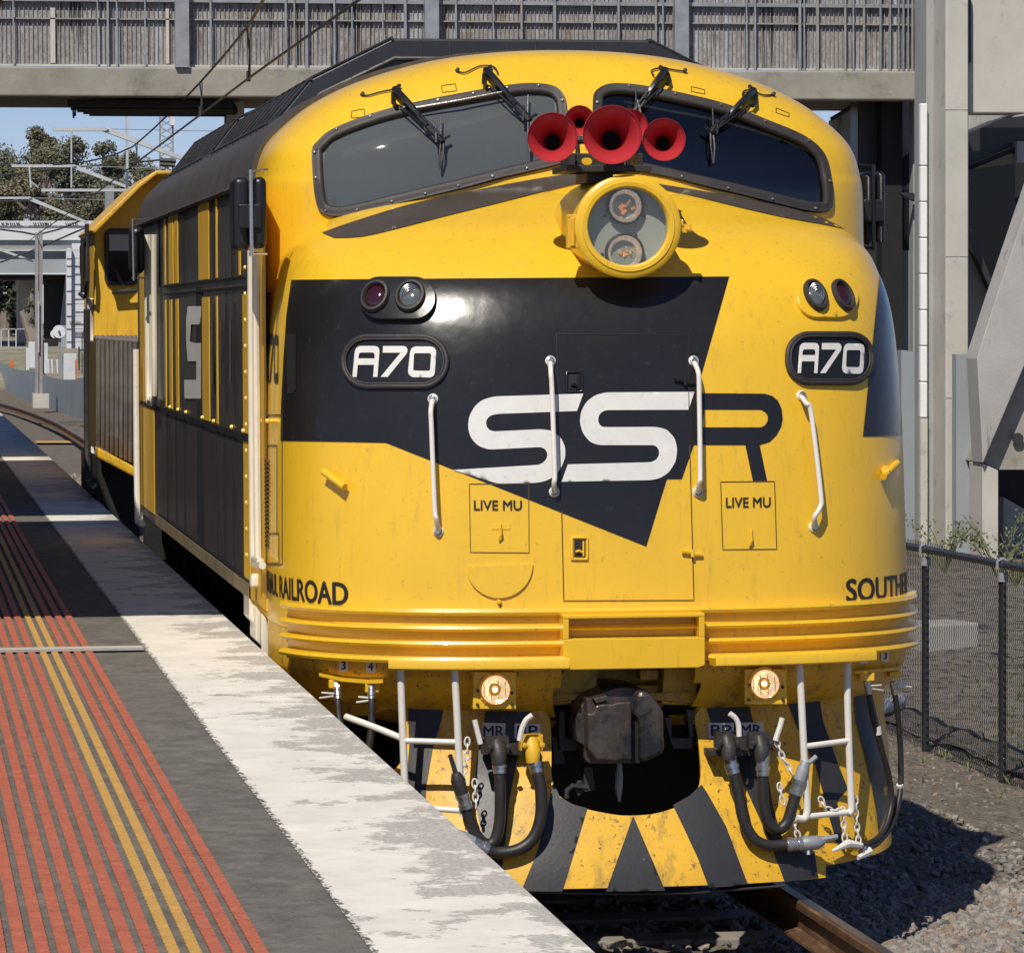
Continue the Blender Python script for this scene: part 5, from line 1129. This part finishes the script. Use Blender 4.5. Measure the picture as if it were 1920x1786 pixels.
# weeds at the fence top level
def weed(cx, cy, Y, s, seed, lab):
    r = random.Random(seed); V = []; F = []; base = atY(cx, cy, Y); st = MB()
    for i in range(16):
        a = r.uniform(-1, 1); h = s*r.uniform(.5, 1); tip = base+Vector((a*s*.7, r.uniform(-.3, .3)*s, h)); mid = base.lerp(tip, .5)+Vector((0, 0, h*.15)); st.tube([base, mid, tip], [.006, .005, .003], 4)
        for j in range(16):
            c = mid.lerp(tip, r.random())+Vector((r.gauss(0, .04), r.gauss(0, .04), r.gauss(0, .03))); k = len(V); q = .02
            V += [c+Vector((r.uniform(-q, q), r.uniform(-q, q), r.uniform(-q, q))) for _ in range(4)]; F.append((k, k+1, k+2, k+3))
    t = thing('weed', lab, 'plant'); st.build('stem', 'weed', t); me = bpy.data.meshes.new('leaves'); me.from_pydata(V, [], F); link('leaves', me, 'weed', t)
weed(1772, 1075, 36, .55, 1, 'wispy weed above the fence left of the second post'); weed(1872, 1085, 33, .6, 2, 'tall wispy weed above the right fence post')
weed(1905, 1100, 32, .45, 3, 'low weed at the right edge behind the fence')

# ---- concrete footbridge and its stair tower
BR = 49.7
fb_ = thing('footbridge', 'weathered concrete pedestrian footbridge crossing above the locomotive', 'bridge')
def bp(loop, y0, y1, name, m, par, bev=0): return MB().prism(*prismY(loop, y0, y1)).build(name, m, par, bevel=bev)
top, bot = atY(900, 130, BR).z, atY(900, 184, BR).z; xr = atY(1745, 150, BR).x
MB().b2((-14, BR, bot), (xr, BR+.35, top)).build('edge_beam', 'concrete', fb_, bevel=.02)
MB().b2((-14, BR+.35, bot+.12), (xr, BR+2.4, top)).build('deck', 'concrete', fb_); MB().b2((-14, BR+2.4, bot), (xr, BR+2.75, top)).build('edge_beam', 'concrete', fb_, bevel=.02)
tp_ = atY(900, -60, BR).z
MB().b2((-14, BR+.16, top+.03), (xr-.1, BR+.22, tp_)).build('parapet_panel', 'panel_stained', fb_)
def pz(y): return atY(900, y, BR).z
mb = MB(); mb.b2((-14, BR+.08, pz(8)), (xr-.1, BR+.158, pz(1))); mb.build('handrail', 'galv', fb_)
MB().b2((-14, BR+.10, pz(41)), (xr-.1, BR+.155, pz(38.5))).build('mid_rail', 'timber_grey', fb_)
MB().b2((-14, BR+.10, pz(128)), (xr-.1, BR+.155, pz(124))).build('bottom_rail', 'concrete_light', fb_)
rr = random.Random(4)
mb = MB(); x = -8.0
while x < xr-.15: mb.b2((x, BR+.135, top+.05), (x+.007, BR+.15, tp_)); x += .055
mb.build('screen_bars', 'timber_grey', fb_)
for x in (25, 183, 202, 219, 272, 395, 536, 552, 575, 627, 660, 718, 760, 855, 925, 978, 1040, 1110, 1160, 1230, 1243, 1400, 1416, 1500, 1508, 1533, 1585, 1600, 1620, 1651, 1669, 1685, 1694, 1703, 1711, 1718):
    a = atY(x, 60, BR+.05); w2 = rr.choice((.008, .012, .016)); MB().b2((a.x-w2, BR+.05, top), (a.x+w2, BR+.05+2*w2, tp_)).build('baluster', rr.choice(('galv', 'galv', 'timber_grey')), fb_)
for x0, x1 in ((328, 354), (796, 822), (1264, 1290), (1722, 1738)): a, b = atY(x0, 60, BR), atY(x1, 60, BR); MB().b2((a.x, BR-.06, top+.001), (b.x, BR+.1, tp_)).build('parapet_post', 'galv', fb_)
for x0, x1 in ((312, 318), (95, 104)): a, b = atY(x0, 60, BR), atY(x1, 60, BR); MB().b2((a.x, BR+.1, pz(122)), (b.x, BR+.155, pz(20))).build('panel_frame', 'concrete_light', fb_)
# rusty tray hung below the deck
a = atY(100, 210, 51.0); b = atY(440, 210, 51.0)
mb = MB()
for i in range(9):
    y = BR+.4+i*.24; mb.b2((a.x+.15+i*.05, y, bot-.10-(.03 if i % 2 else 0)), (b.x-.1+i*.03, y+.235, bot-.02))
tr = mb.build('underside_tray', 'soot_shade', fb_); MB().tube([atY(137, 205, 50.5), atY(138, 222, 50.5)], .012, 6).tube([atY(141, 205, 50.5), atY(141, 218, 50.5)], .012, 6).build('tray_hanger', 'soot_shade', fb_)
bp([(425, 190), (458, 190), (458, 260), (425, 260)], BR+2.0, BR+2.4, 'pier', 'concrete_light', fb_)
# stair tower on the right
stw = thing('stair_tower', 'concrete stair tower with sloping stair walls at the right behind the locomotive', 'stair tower')
def T(loop, y0, y1, name, m, bev=0): return bp(loop, y0, y1, name, m, stw, bev)
T(rect(1737, -40, 1773, 1060), 48.6, 49.2, 'column', 'concrete_grey', .01); T(rect(1773, -40, 1816, 1060), 48.0, 48.7, 'column', 'concrete_light', .02)
T([(1816, -40), (1930, -40), (1930, 212), (1816, 212)], 48.3, 48.9, 'upper_wall', 'concrete_light', .015)
T([(1812, -10), (1821, -10), (1821, 118), (1812, 118)], 48.2, 48.3, 'conduit', 'dark_steel_blue')
b_ = MB()
for i in range(8): y0 = 244+i*67.5; b_.prism(*prismY(rect(1726, y0-(50 if i == 0 else 0), 1739, y0+66), 48.5, 48.6))
b_.build('block_pier', 'white_block', stw, bevel=.012); T(rect(1726, 784, 1739, 1060), 48.5, 48.6, 'block_pier', 'concrete_light')
T(rect(1654, 190, 1692, 1060), 50.5, 51.2, 'dark_column', 'soot_shade'); T(rect(1608, 190, 1654, 700), 50.8, 51.2, 'steel_panel', 'dark_steel_blue')
T([(1560, 226), (1612, 193), (1612, 700), (1560, 700)], 52.2, 52.4, 'stair_side', 'concrete_streaked'); MB().tube([atY(1558, 224, 52.1), atY(1612, 192, 52.1)], .03, 6).build('stair_rail', 'steel_dark', stw)
T(rect(1692, 190, 1712, 470), 50.9, 51.1, 'glazing', 'concrete_grey'); T(rect(1692, 190, 1709, 300), 50.85, 50.9, 'louvre_panel', 'timber_grey'); T([(1692, 300), (1709, 285), (1709, 340), (1692, 352)], 50.8, 50.85, 'stair_soffit', 'soot_shade')
T(rect(1692, 355, 1709, 468), 50.82, 50.86, 'window_pane', 'dark_glass'); T(rect(1712, 190, 1726, 660), 50.3, 50.5, 'mullion', 'concrete_grey'); T(rect(1692, 470, 1711, 660), 50.82, 51.0, 'lower_panel', 'hoarding')
T([(1690, 360), (1715, 362), (1719, 372), (1716, 378), (1690, 364)], 50.1, 50.2, 'lamp_arm', 'dark_steel_blue')
T([(1690, 656), (1727, 660), (1727, 1060), (1690, 1060)], 49.9, 50.1, 'hoarding_panel', 'hoarding')
mb = MB()
for x in (1720, 1723, 1726): mb.prism(*prismY(rect(x, 745, x+1.2, 1040), 49.85, 49.9))
mb.build('downpipe', 'galv', stw)
T([(1793, 664), (1838, 664), (1838, 1060), (1793, 1060)], 47.6, 47.8, 'hoarding_panel', 'hoarding')
# recess behind
T(rect(1814, 205, 1945, 1060), 52.0, 52.2, 'back_wall', 'soot_shade')
T([(1816, 212), (1945, 212), (1945, 228), (1816, 300)], 51.0, 51.2, 'railing_wall', 'concrete_streaked'); MB().tube([atY(1816, 248, 50.9), atY(1900, 214, 50.9)], .03, 6).build('stair_rail', 'steel_dark', stw)
T([(1816, 250), (1880, 222), (1945, 214), (1945, 255), (1816, 310)], 50.2, 50.9, 'stair_stringer', 'dark_steel_blue'); T([(1816, 312), (1945, 258), (1945, 280), (1890, 290), (1816, 320)], 50.0, 50.1, 'stair_soffit', 'soot_shade')
T([(1816, 318), (1903, 306), (1904, 470), (1880, 560), (1870, 556), (1816, 425)], 49.6, 49.7, 'dark_glazing', 'dark_glass')
T([(1907, 265), (1945, 265), (1945, 305), (1907, 305)], 49.9, 50.1, 'wall_panel', 'concrete_grey')
T([(1816, 430), (1822, 432), (1869, 560), (1835, 655), (1816, 655)], 49.0, 49.3, 'gusset_wall', 'concrete'); T(rect(1816, 652, 1838, 664), 48.4, 49.3, 'ledge', 'soot_shade')
T([(1816, 428), (1824, 436), (1872, 556), (1866, 566), (1816, 448)], 48.8, 49.0, 'raking_beam', 'dark_steel_blue')
T([(1945, 330), (1867, 560), (1836, 656), (1832, 672), (1843, 868), (1945, 628)], 46.5, 47.0, 'stair_wall', 'concrete_streaked', .01)
T([(1843, 866), (1945, 626), (1945, 884), (1920, 880), (1871, 880)], 46.8, 48.5, 'stair_underside', 'concrete', 0)
T([(1842, 868), (1872, 882), (1872, 1080), (1842, 1080)], 46.6, 47.2, 'leg_column', 'concrete_light', .01)
T([(1872, 880), (1945, 880), (1945, 1080), (1872, 1080)], 48.6, 48.8, 'undercroft', 'soot_shade'); T([(1882, 932), (1945, 968), (1945, 1080), (1880, 1080)], 48.3, 48.5, 'ramp_wall', 'concrete_grey')
MB().lathe([(0, .02), (.07, .02), (.07, 0)], atY(1908, 822, 46.75), (0, -1, 0), 16).build('round_fitting', 'steel_dark', stw)

# ---- overhead wires
def wz(pts, z): return [Vector(atZ(x, y, z)) for x, y in pts]
def wire(name, lab, pts, r, cat='wire'): return tag(MB().tube(pts, r, 6).build(name, 'steel_dark', sm=True), lab, cat)
wA = [(500, -12), (460, 55), (375, 155), (302, 228), (255, 270), (240, 279), (205, 293), (150, 305), (100, 309)]
wB = [(690, -12), (560, 80), (465, 148), (376, 215), (300, 272), (252, 308), (190, 355), (130, 398), (75, 436), (45, 460)]
wire('messenger_wire', 'upper dark catenary wire running from the top left down to the masts', wz(smooth(wA, 5), 5.35), .014); wire('contact_wire', 'lower dark contact wire running beneath the messenger wire', wz(smooth(wB, 5), 4.95), .013)
for (x0, y0, x1, y1) in ((463, 50, 466, 149), (374, 155, 376, 213), (254, 269, 254, 308)):
    a, b = atZ(x0, y0, 5.35), atZ(x1, y1, 4.95); o = MB().tube([a, a.lerp(b, .5)+Vector((.02, 0, 0)), b], .010, 5).tube([a+Vector((.03, 0, 0)), b+Vector((.015, 0, 0))], .007, 5).tube([b+Vector((0, 0, .08)), b-Vector((0, 0, .02))], .022, 6).build('dropper', 'steel_dark', sm=True); tag(o, {463: 'first dropper cable hanging between the two overhead wires, nearest the top', 374: 'dropper cable hanging beside the dark underside tray', 254: 'farthest dropper cable, in front of the trees'}[x0], 'dropper', 'dropper cables of the overhead line')
# ---- catenary structures far away
def gpx(loop, Y, d, name, m, par): return bp(loop, Y, Y+d, name, m, par)
def cat(bx0, bx1, bx2, by, ey, Y, lab, h=5):
    t = thing('catenary_boom', lab, 'catenary gantry', 'catenary gantries along the curve'); t['label'] = lab
    gpx([(bx0, by-h/2), (bx1, by-h/2), (bx1+8, by), (bx1, by+h/2), (bx0, by+h/2)], Y, .25, 'boom', 'galv_white', t)
    gpx([(bx1-6, by-h/2), (bx1+4, by-h/2), (bx2, ey-h*.55), (bx2, ey+h*.5), (bx1-4, by+h/2)], Y+.05, .25, 'raking_stay', 'galv_white', t)
    s = h*.5
    gpx([(bx1, by-1), (bx2+60, by+4), (bx2+60, by+5.2), (bx1, by+.4)], Y+.1, .05, 'tie_wire', 'galv', t)
    return t
t = cat(100, 196, 372, 242, 308, 96, 'largest pale gantry arm below the footbridge', 7); gpx(rect(237, 212, 241, 352), 97, .3, 'mast', 'galv_white', t)
mb = MB()
for i in range(5): mb.lathe([(.02, 0), (.05, .02), (.02, .05)], atY(134, 244+i*6, 96), (0, 0, -1), 8)
mb.tube([atY(134, 244, 96), atY(134, 352, 96)], .02, 6); mb.build('insulator', 'galv_white', t)
t = cat(22, 135, 245, 311, 353, 118, 'second pale gantry arm crossing in front of the trees', 5); gpx(rect(198, 348, 214, 415), 120, .5, 'mast', 'galv', t)
MB().tube([atY(55, 313, 118), atY(58, 352, 118)], .03, 6).tube([atY(55, 338, 118), atY(72, 352, 118)], .02, 6).build('dropper_arm', 'galv_white', t)
t = thing('cross_boom', 'level pale cross boom low in front of the trees', 'catenary gantry'); gpx(rect(78, 354, 245, 359), 119, .3, 'boom', 'galv_white', t)
t = cat(-20, 52, 168, 371, 419, 140, 'lowest gantry arm just above the white road bridge', 4)
t = cat(-20, 150, 160, 469, 470, 165, 'thin gantry arm in front of the road bridge underside', 3); gpx([(-20, 458), (62, 488), (62, 492), (-20, 463)], 165.5, .2, 'raking_stay', 'galv_white', t)
# lattice mast
lm = thing('lattice_tower', 'tall lattice telecom tower with a white antenna beyond the trees', 'tower'); Y = 190; mb = MB()
for x in (300, 324): mb.tube([atY(x, 440, Y), atY(x, 205, Y)], .06, 4)
z = 210
while z < 430: mb.tube([atY(300, z, Y), atY(324, z+14, Y)], .035, 4); mb.tube([atY(324, z, Y), atY(300, z+14, Y)], .035, 4); z += 14
mb.build('lattice', 'galv', lm); gpx(rect(319, 205, 328, 235), 189.5, .3, 'antenna', 'white_far', lm); mb = MB(); mb.tube([atY(300, 300, 189.8), atY(330, 302, 189.8)], .12, 5).tube([atY(300, 308, 189.8), atY(328, 310, 189.8)], .1, 5); mb.build('cross_arm', 'steel_dark', lm)
# far thin wires
for i, (P, lab) in enumerate(((((0, 329), (60, 322), (130, 314), (240, 306), (300, 300)), 'faint catenary wire across the trees, upper'), (((0, 378), (60, 376), (130, 368), (215, 360)), 'faint catenary wire across the trees, lower'), (((0, 492), (60, 470), (130, 440), (165, 425)), 'faint wire rising across the white road bridge'), (((0, 430), (40, 435), (66, 440)), 'short wire from the left edge to the utility pole'), (((72, 440), (110, 430), (160, 410)), 'wire from the utility pole rising to the right'))):
    wire('overhead_wire', lab, [atY(x, y, 150+i) for x, y in P], .035)
# ---- utility pole and concrete base
up = thing('utility_pole', 'grey twin utility pole standing on a pale concrete block beside the grey fence', 'pole'); Y = 112
gpx(rect(66, 436, 72, 742), Y, .2, 'pole_shaft', 'timber_grey', up); gpx(rect(73, 432, 80, 742), Y+.05, .2, 'pole_shaft', 'timber_grey', up); gpx(rect(62, 738, 92, 765), Y-.3, 1.0, 'base_block', 'concrete_light', up); gpx(rect(80, 456, 97, 458), Y, .1, 'cross_arm', 'steel_dark', up)
gpx(rect(71.5, 565, 73.5, 660), Y-.05, .05, 'conduit', 'galv_white', up)
# ---- white road bridge
rb = thing('road_bridge', 'white concrete road bridge with graffiti on its parapet at far left', 'bridge'); Y = 205
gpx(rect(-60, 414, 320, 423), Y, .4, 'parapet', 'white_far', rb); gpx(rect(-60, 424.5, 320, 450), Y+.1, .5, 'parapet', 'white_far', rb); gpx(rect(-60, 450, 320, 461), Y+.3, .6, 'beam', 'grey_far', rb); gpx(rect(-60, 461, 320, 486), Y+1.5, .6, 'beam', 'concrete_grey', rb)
gpx(rect(-60, 486, 126, 513), Y+.6, .6, 'beam', 'grey_far', rb); gpx(rect(-60, 512, 126, 514.5), Y+.55, .1, 'beam_flange', 'white_far', rb); gpx(rect(-60, 514, 126, 524), Y+2, 8, 'soffit', 'soot_shade', rb)
gpx(rect(125, 465, 135, 664), Y-.4, 1, 'pier', 'white_far', rb); gpx(rect(135, 456, 230, 664), Y-.1, 1, 'abutment_wall', 'white_far', rb); gpx([(82, 524), (125, 524), (112, 620), (108, 664), (82, 664)], Y+3, .3, 'shaded_abutment', 'soot_shade', rb)
gpx([(122, 524), (126, 524), (126, 664), (108, 664), (113, 610)], Y+2.5, .3, 'wing_wall', 'grey_far', rb); gpx(rect(33, 525, 66, 640), Y+5, 2, 'column', 'concrete_streaked', rb)
mb = MB()
for y in (484, 498, 517, 545, 569, 592, 616, 640): mb.prism(*prismY(rect(125, y, 160, y+.8), Y-.45, Y-.4))
mb.prism(*prismY(rect(134, 465, 135, 664), Y-.45, Y-.4)); mb.build('panel_joints', 'steel_dark', rb)
r = random.Random(6); mb = MB()
for g0, g1 in ((2, 34), (62, 94), (122, 148)):
    x = g0
    while x < g1: mb.prism(*prismY([(x, 417+r.random()*2), (x+1, 416.5), (x+3+r.random()*2, 420.5), (x+2, 421)], Y-.06, Y-.02)); x += r.uniform(2.5, 5)
for k in range(9): x = 131+k*2.3; mb.prism(*prismY([(x, 602+r.random()*3), (x+.8, 601), (x+2, 607+r.random()*3), (x+1, 609)], Y-.55, Y-.5))
mb.build('graffiti', 'steel_dark', rb)
# ---- left middle distance: grey fence, cabinets, signal, posts
gf = thing('corrugated_fence', 'grey corrugated steel fence curving along the far side of the track', 'fence')
tops = [(-30, 668), (0, 679), (20, 690), (40, 695), (66, 696)]; bots = [(-30, 712), (0, 724), (25, 738), (48, 750), (72, 758)]
tops2 = [(80, 700), (100, 708), (130, 712), (160, 708), (200, 712)]; bots2 = [(80, 758), (100, 768), (130, 778), (155, 784), (200, 800)]
def fence(tp, bt, name):
    tp = smooth(tp, 10); bt = smooth(bt, 10); V = []; F = []
    for i, ((x, y), (X2, Y2)) in enumerate(zip(tp, bt)):
        b = atZ(X2, Y2, GZ+.02); y_ = b.y+(.10 if i % 2 else 0); t_ = atY(x, y, y_); V += [(b.x, y_, b.z-.1), (b.x, y_, t_.z)]
    k = len(V); V += [(a, b+.06, c) for a, b, c in V]
    n = k//2
    for i in range(n-1): F += [(2*i, 2*i+2, 2*i+3, 2*i+1), (k+2*i+2, k+2*i, k+2*i+1, k+2*i+3), (2*i+1, 2*i+3, k+2*i+3, k+2*i+1)]
    return MB().add(V, F).build(name, 'fence_grey', gf)
fence(tops, bots, 'fence_sheet'); fence(tops2, bots2, 'fence_sheet')
def item(loop, Y, d, name, m, lab, cat): return tag(bp(loop, Y, Y+d, name, m, None, .01), lab, cat)
item(rect(119, 663, 144, 712), 108, .8, 'equipment_cabinet', 'plastic_white', 'pale grey trackside equipment cabinet behind the curved fence', 'cabinet')
item(rect(54, 641, 70, 690), 125, .8, 'equipment_cabinet', 'white_far', 'white cabinet just left of the utility pole', 'cabinet')
item(rect(49, 652, 55, 694), 124, .3, 'white_post', 'white_far', 'white post left of the white cabinet', 'post'); item(rect(83, 643, 90, 700), 110, .2, 'white_post', 'white_far', 'white post just right of the utility pole', 'post')
for i, (x, t_) in enumerate(((90, 'leftmost'), (97, 'middle'), (107, 'rightmost'))): item([(x-2, 674), (x+2, 674), (x+3, 700), (x, 700)], 109, .15, 'short_stake', 'white_far', t_+' of three short pale stakes beside the disc signal', 'stake')
item(rect(153, 623, 155, 700), 107, .06, 'thin_pole', 'steel_dark', 'thin dark pole near the rear locomotive', 'pole'); item(rect(147, 650, 150, 694), 107.5, .1, 'dark_bollard', 'steel_dark', 'dark bollard right of the equipment cabinet', 'bollard'); item(rect(141, 674, 144, 712), 106.8, .1, 'orange_marker', 'orange_plastic', 'slim orange marker beside the equipment cabinet', 'marker')
item([(20, 675), (25, 673), (27, 688), (19, 688)], 140, .3, 'orange_marker', 'orange_plastic', 'orange marker in the grass above the curved fence', 'marker')
sg = thing('disc_signal', 'round white disc signal on a short post behind the fence', 'signal'); c = atY(111, 622, 108)
MB().lathe([(0, .02), (.17, .02), (.18, 0), (.17, -.1), (0, -.12)], c, (0, -1, .1), 24).build('disc', 'white_far', sg, sm=True, ang=40); MB().prism(*prismY(rect(110, 634, 115, 700), 108.05, 108.15)).build('signal_post', 'galv', sg); MB().lathe([(0, .05), (.12, .04), (.12, -.05)], atY(103, 626, 108.1), (0, -1, .1), 20).build('disc', 'white_far', sg, sm=True); MB().prism(*prismY([(110, 619), (112, 619), (113, 623), (111, 625), (109, 623)], 107.9, 107.95)).build('blue_mark', 'dark_steel_blue', sg)
fr = thing('mesh_fence', 'pale distant mesh fence above the grassy bank at far left', 'fence'); mb = MB()
for x in (1, 15, 29, 55): mb.prism(*prismY(rect(x, 616, x+2.2, 655), 150, 150.1))
mb.prism(*prismY(rect(-20, 616, 58, 617.5), 150, 150.1)); mb.prism(*prismY(rect(-20, 652, 58, 653), 150, 150.1)); mb.build('fence_frame', 'galv_white', fr)
item(rect(84, 655, 104, 657), 112, .05, 'low_rail', 'galv', 'low galvanised rail left of the disc signal', 'rail'); item(rect(-40, 597, 28, 612), 230, 2.5, 'red_carriage', 'red_carriage', 'dark red carriage parked under the road bridge', 'carriage')
bk = MB(); bk.add([(-120, 176, .5), (9, 172, .3), (9, 240, 2.0), (-120, 240, 2.2), (-120, 170, -.4), (9, 165, -.4)], [(4, 5, 1, 0), (0, 1, 2, 3)]); mat('dry_grass', (.26, .235, .17), .95, 0, .35, .4, 0, 1, 0, [((.12, .13, .06), .5, .65, .35, one)]); S(bk.build('grass_bank', 'dry_grass'))
# ---- trees
def tree(cx, ty, by, Y, wpx, seed, fm, lab, n=2600, trunk=True, leaf=.30):
    r = random.Random(seed); t = thing('gum_tree', lab, 'tree', 'gum trees beyond the road bridge'); top = atY(cx, ty, Y); base = atY(cx, by, Y); s = Y*1.02/FPX; H_ = (by-ty)*s; W_ = wpx*s/2
    tr_ = MB(); tr_.tube([(base.x, Y, base.z-4), (base.x+.2, Y, base.z+H_*.3), (base.x-.3, Y+.2, base.z+H_*.7)], [.45, .35, .12], 8); cl = []
    for i in range(22):
        a = r.uniform(0, 6.3); q = r.random()**.5; hh = r.uniform(.12, .98); ww = W_*(1-max(0, hh-.6)*1.5)*q; c = Vector((base.x+math.cos(a)*ww, Y+math.sin(a)*ww*.7, base.z+H_*hh)); cl.append((c, r.uniform(.14, .27)*min(H_, 2*W_)))
        if i % 2 == 0: tr_.tube([(base.x, Y, base.z+H_*hh*.4), c.lerp(Vector((base.x, Y, c.z-1)), .4), c], [.16, .10, .04], 5)
    tr_.build('trunk', 'bark', t); V = []; F = []
    for i in range(n):
        c, rd = r.choice(cl); v = Vector((r.gauss(0, 1), r.gauss(0, 1), r.gauss(0, .8))).normalized()*rd*(r.random()**.4)
        p = c+v; k = len(V); q = leaf*r.uniform(.5, 1.1); u = Vector((r.gauss(0, 1), r.gauss(0, 1), r.gauss(0, 1))).normalized(); w2 = u.orthogonal().normalized()
        V += [p+u*q*.6, p+w2*q*.35, p-u*q*.6, p-w2*q*.35]; F.append((k, k+1, k+2, k+3))
    me = bpy.data.meshes.new('crown'); me.from_pydata(V, [], F); link('crown', me, fm, t)
TR = [(30, 272, 430, 285, 110, 'foliage_a', 'bushy olive gum tree at the left edge above the road bridge'), (82, 252, 430, 292, 70, 'foliage_b', 'pale slender topped gum tree, tallest at the left'), (125, 262, 430, 280, 110, 'foliage_a', 'broad gum tree behind the insulator string'), (205, 272, 430, 288, 90, 'foliage_a', 'gum tree left of the pale mast'), (262, 290, 430, 284, 90, 'foliage_b', 'gum tree between the pale mast and the lattice tower'), (60, 330, 430, 262, 150, 'foliage_b', 'low brownish gum tree in front, left'), (175, 330, 430, 260, 170, 'foliage_a', 'low gum tree in front of the others, centre'), (290, 330, 430, 265, 120, 'foliage_a', 'low gum tree beside the rear locomotive roof'), (-10, 300, 430, 275, 90, 'foliage_a', 'gum tree cut by the left edge')]
for i, (cx, ty, by, Y, wp, fm, lab) in enumerate(TR): tree(cx, ty, by, Y, wp, 50+i, fm, lab, 6500, leaf=.23)
tree(5, 500, 625, 225, 90, 71, 'foliage_shaded', 'dark tree in the shade under the road bridge', 3000, leaf=.4); tree(58, 545, 680, 150, 22, 72, 'foliage_a', 'narrow shrub growing up the bridge column', 900, leaf=.16)
tree(1935, 290, 420, 70, 60, 73, 'foliage_b', 'gum tree seen past the stair tower at the right edge', 900, leaf=.12)

# ---- unseen brick building added left of the frame to darken side reflections
sb = thing('reflection_blocker', 'brown brick building added out of view at left to darken the locomotive side reflections', 'building')
MB().b2((-14, 24, 1.08), (-6.5, 135, 4.9)).build('wall', 'brick', sb); MB().b2((-14.5, 23.5, 4.9), (-6.0, 135.5, 5.3)).build('roof', 'canopy_brown', sb)
for k in range(12): y = 28+k*8.5; MB().b2((-6.51, y, 2.0), (-6.46, y+2.2, 3.6)).build('window', 'dark_glass', sb)
# column form joints and tie holes
for yy in (205, 480, 745): MB().prism(*prismY(rect(1773.5, yy, 1815.5, yy+1.2), 47.995, 48.0)).build('form_joint', 'concrete_grey', stw)

for i, (x, y) in enumerate(((14, 190), (24, 200), (36, 185), (48, 205), (62, 195), (78, 210))):
    px_, py_ = proj((x, y, 0)); tree(px_, py_-300, py_+10, y, 330, 90+i, ('foliage_a', 'foliage_b')[i % 2], 'gum tree hidden behind the locomotive and stair tower', 1600, leaf=.5)
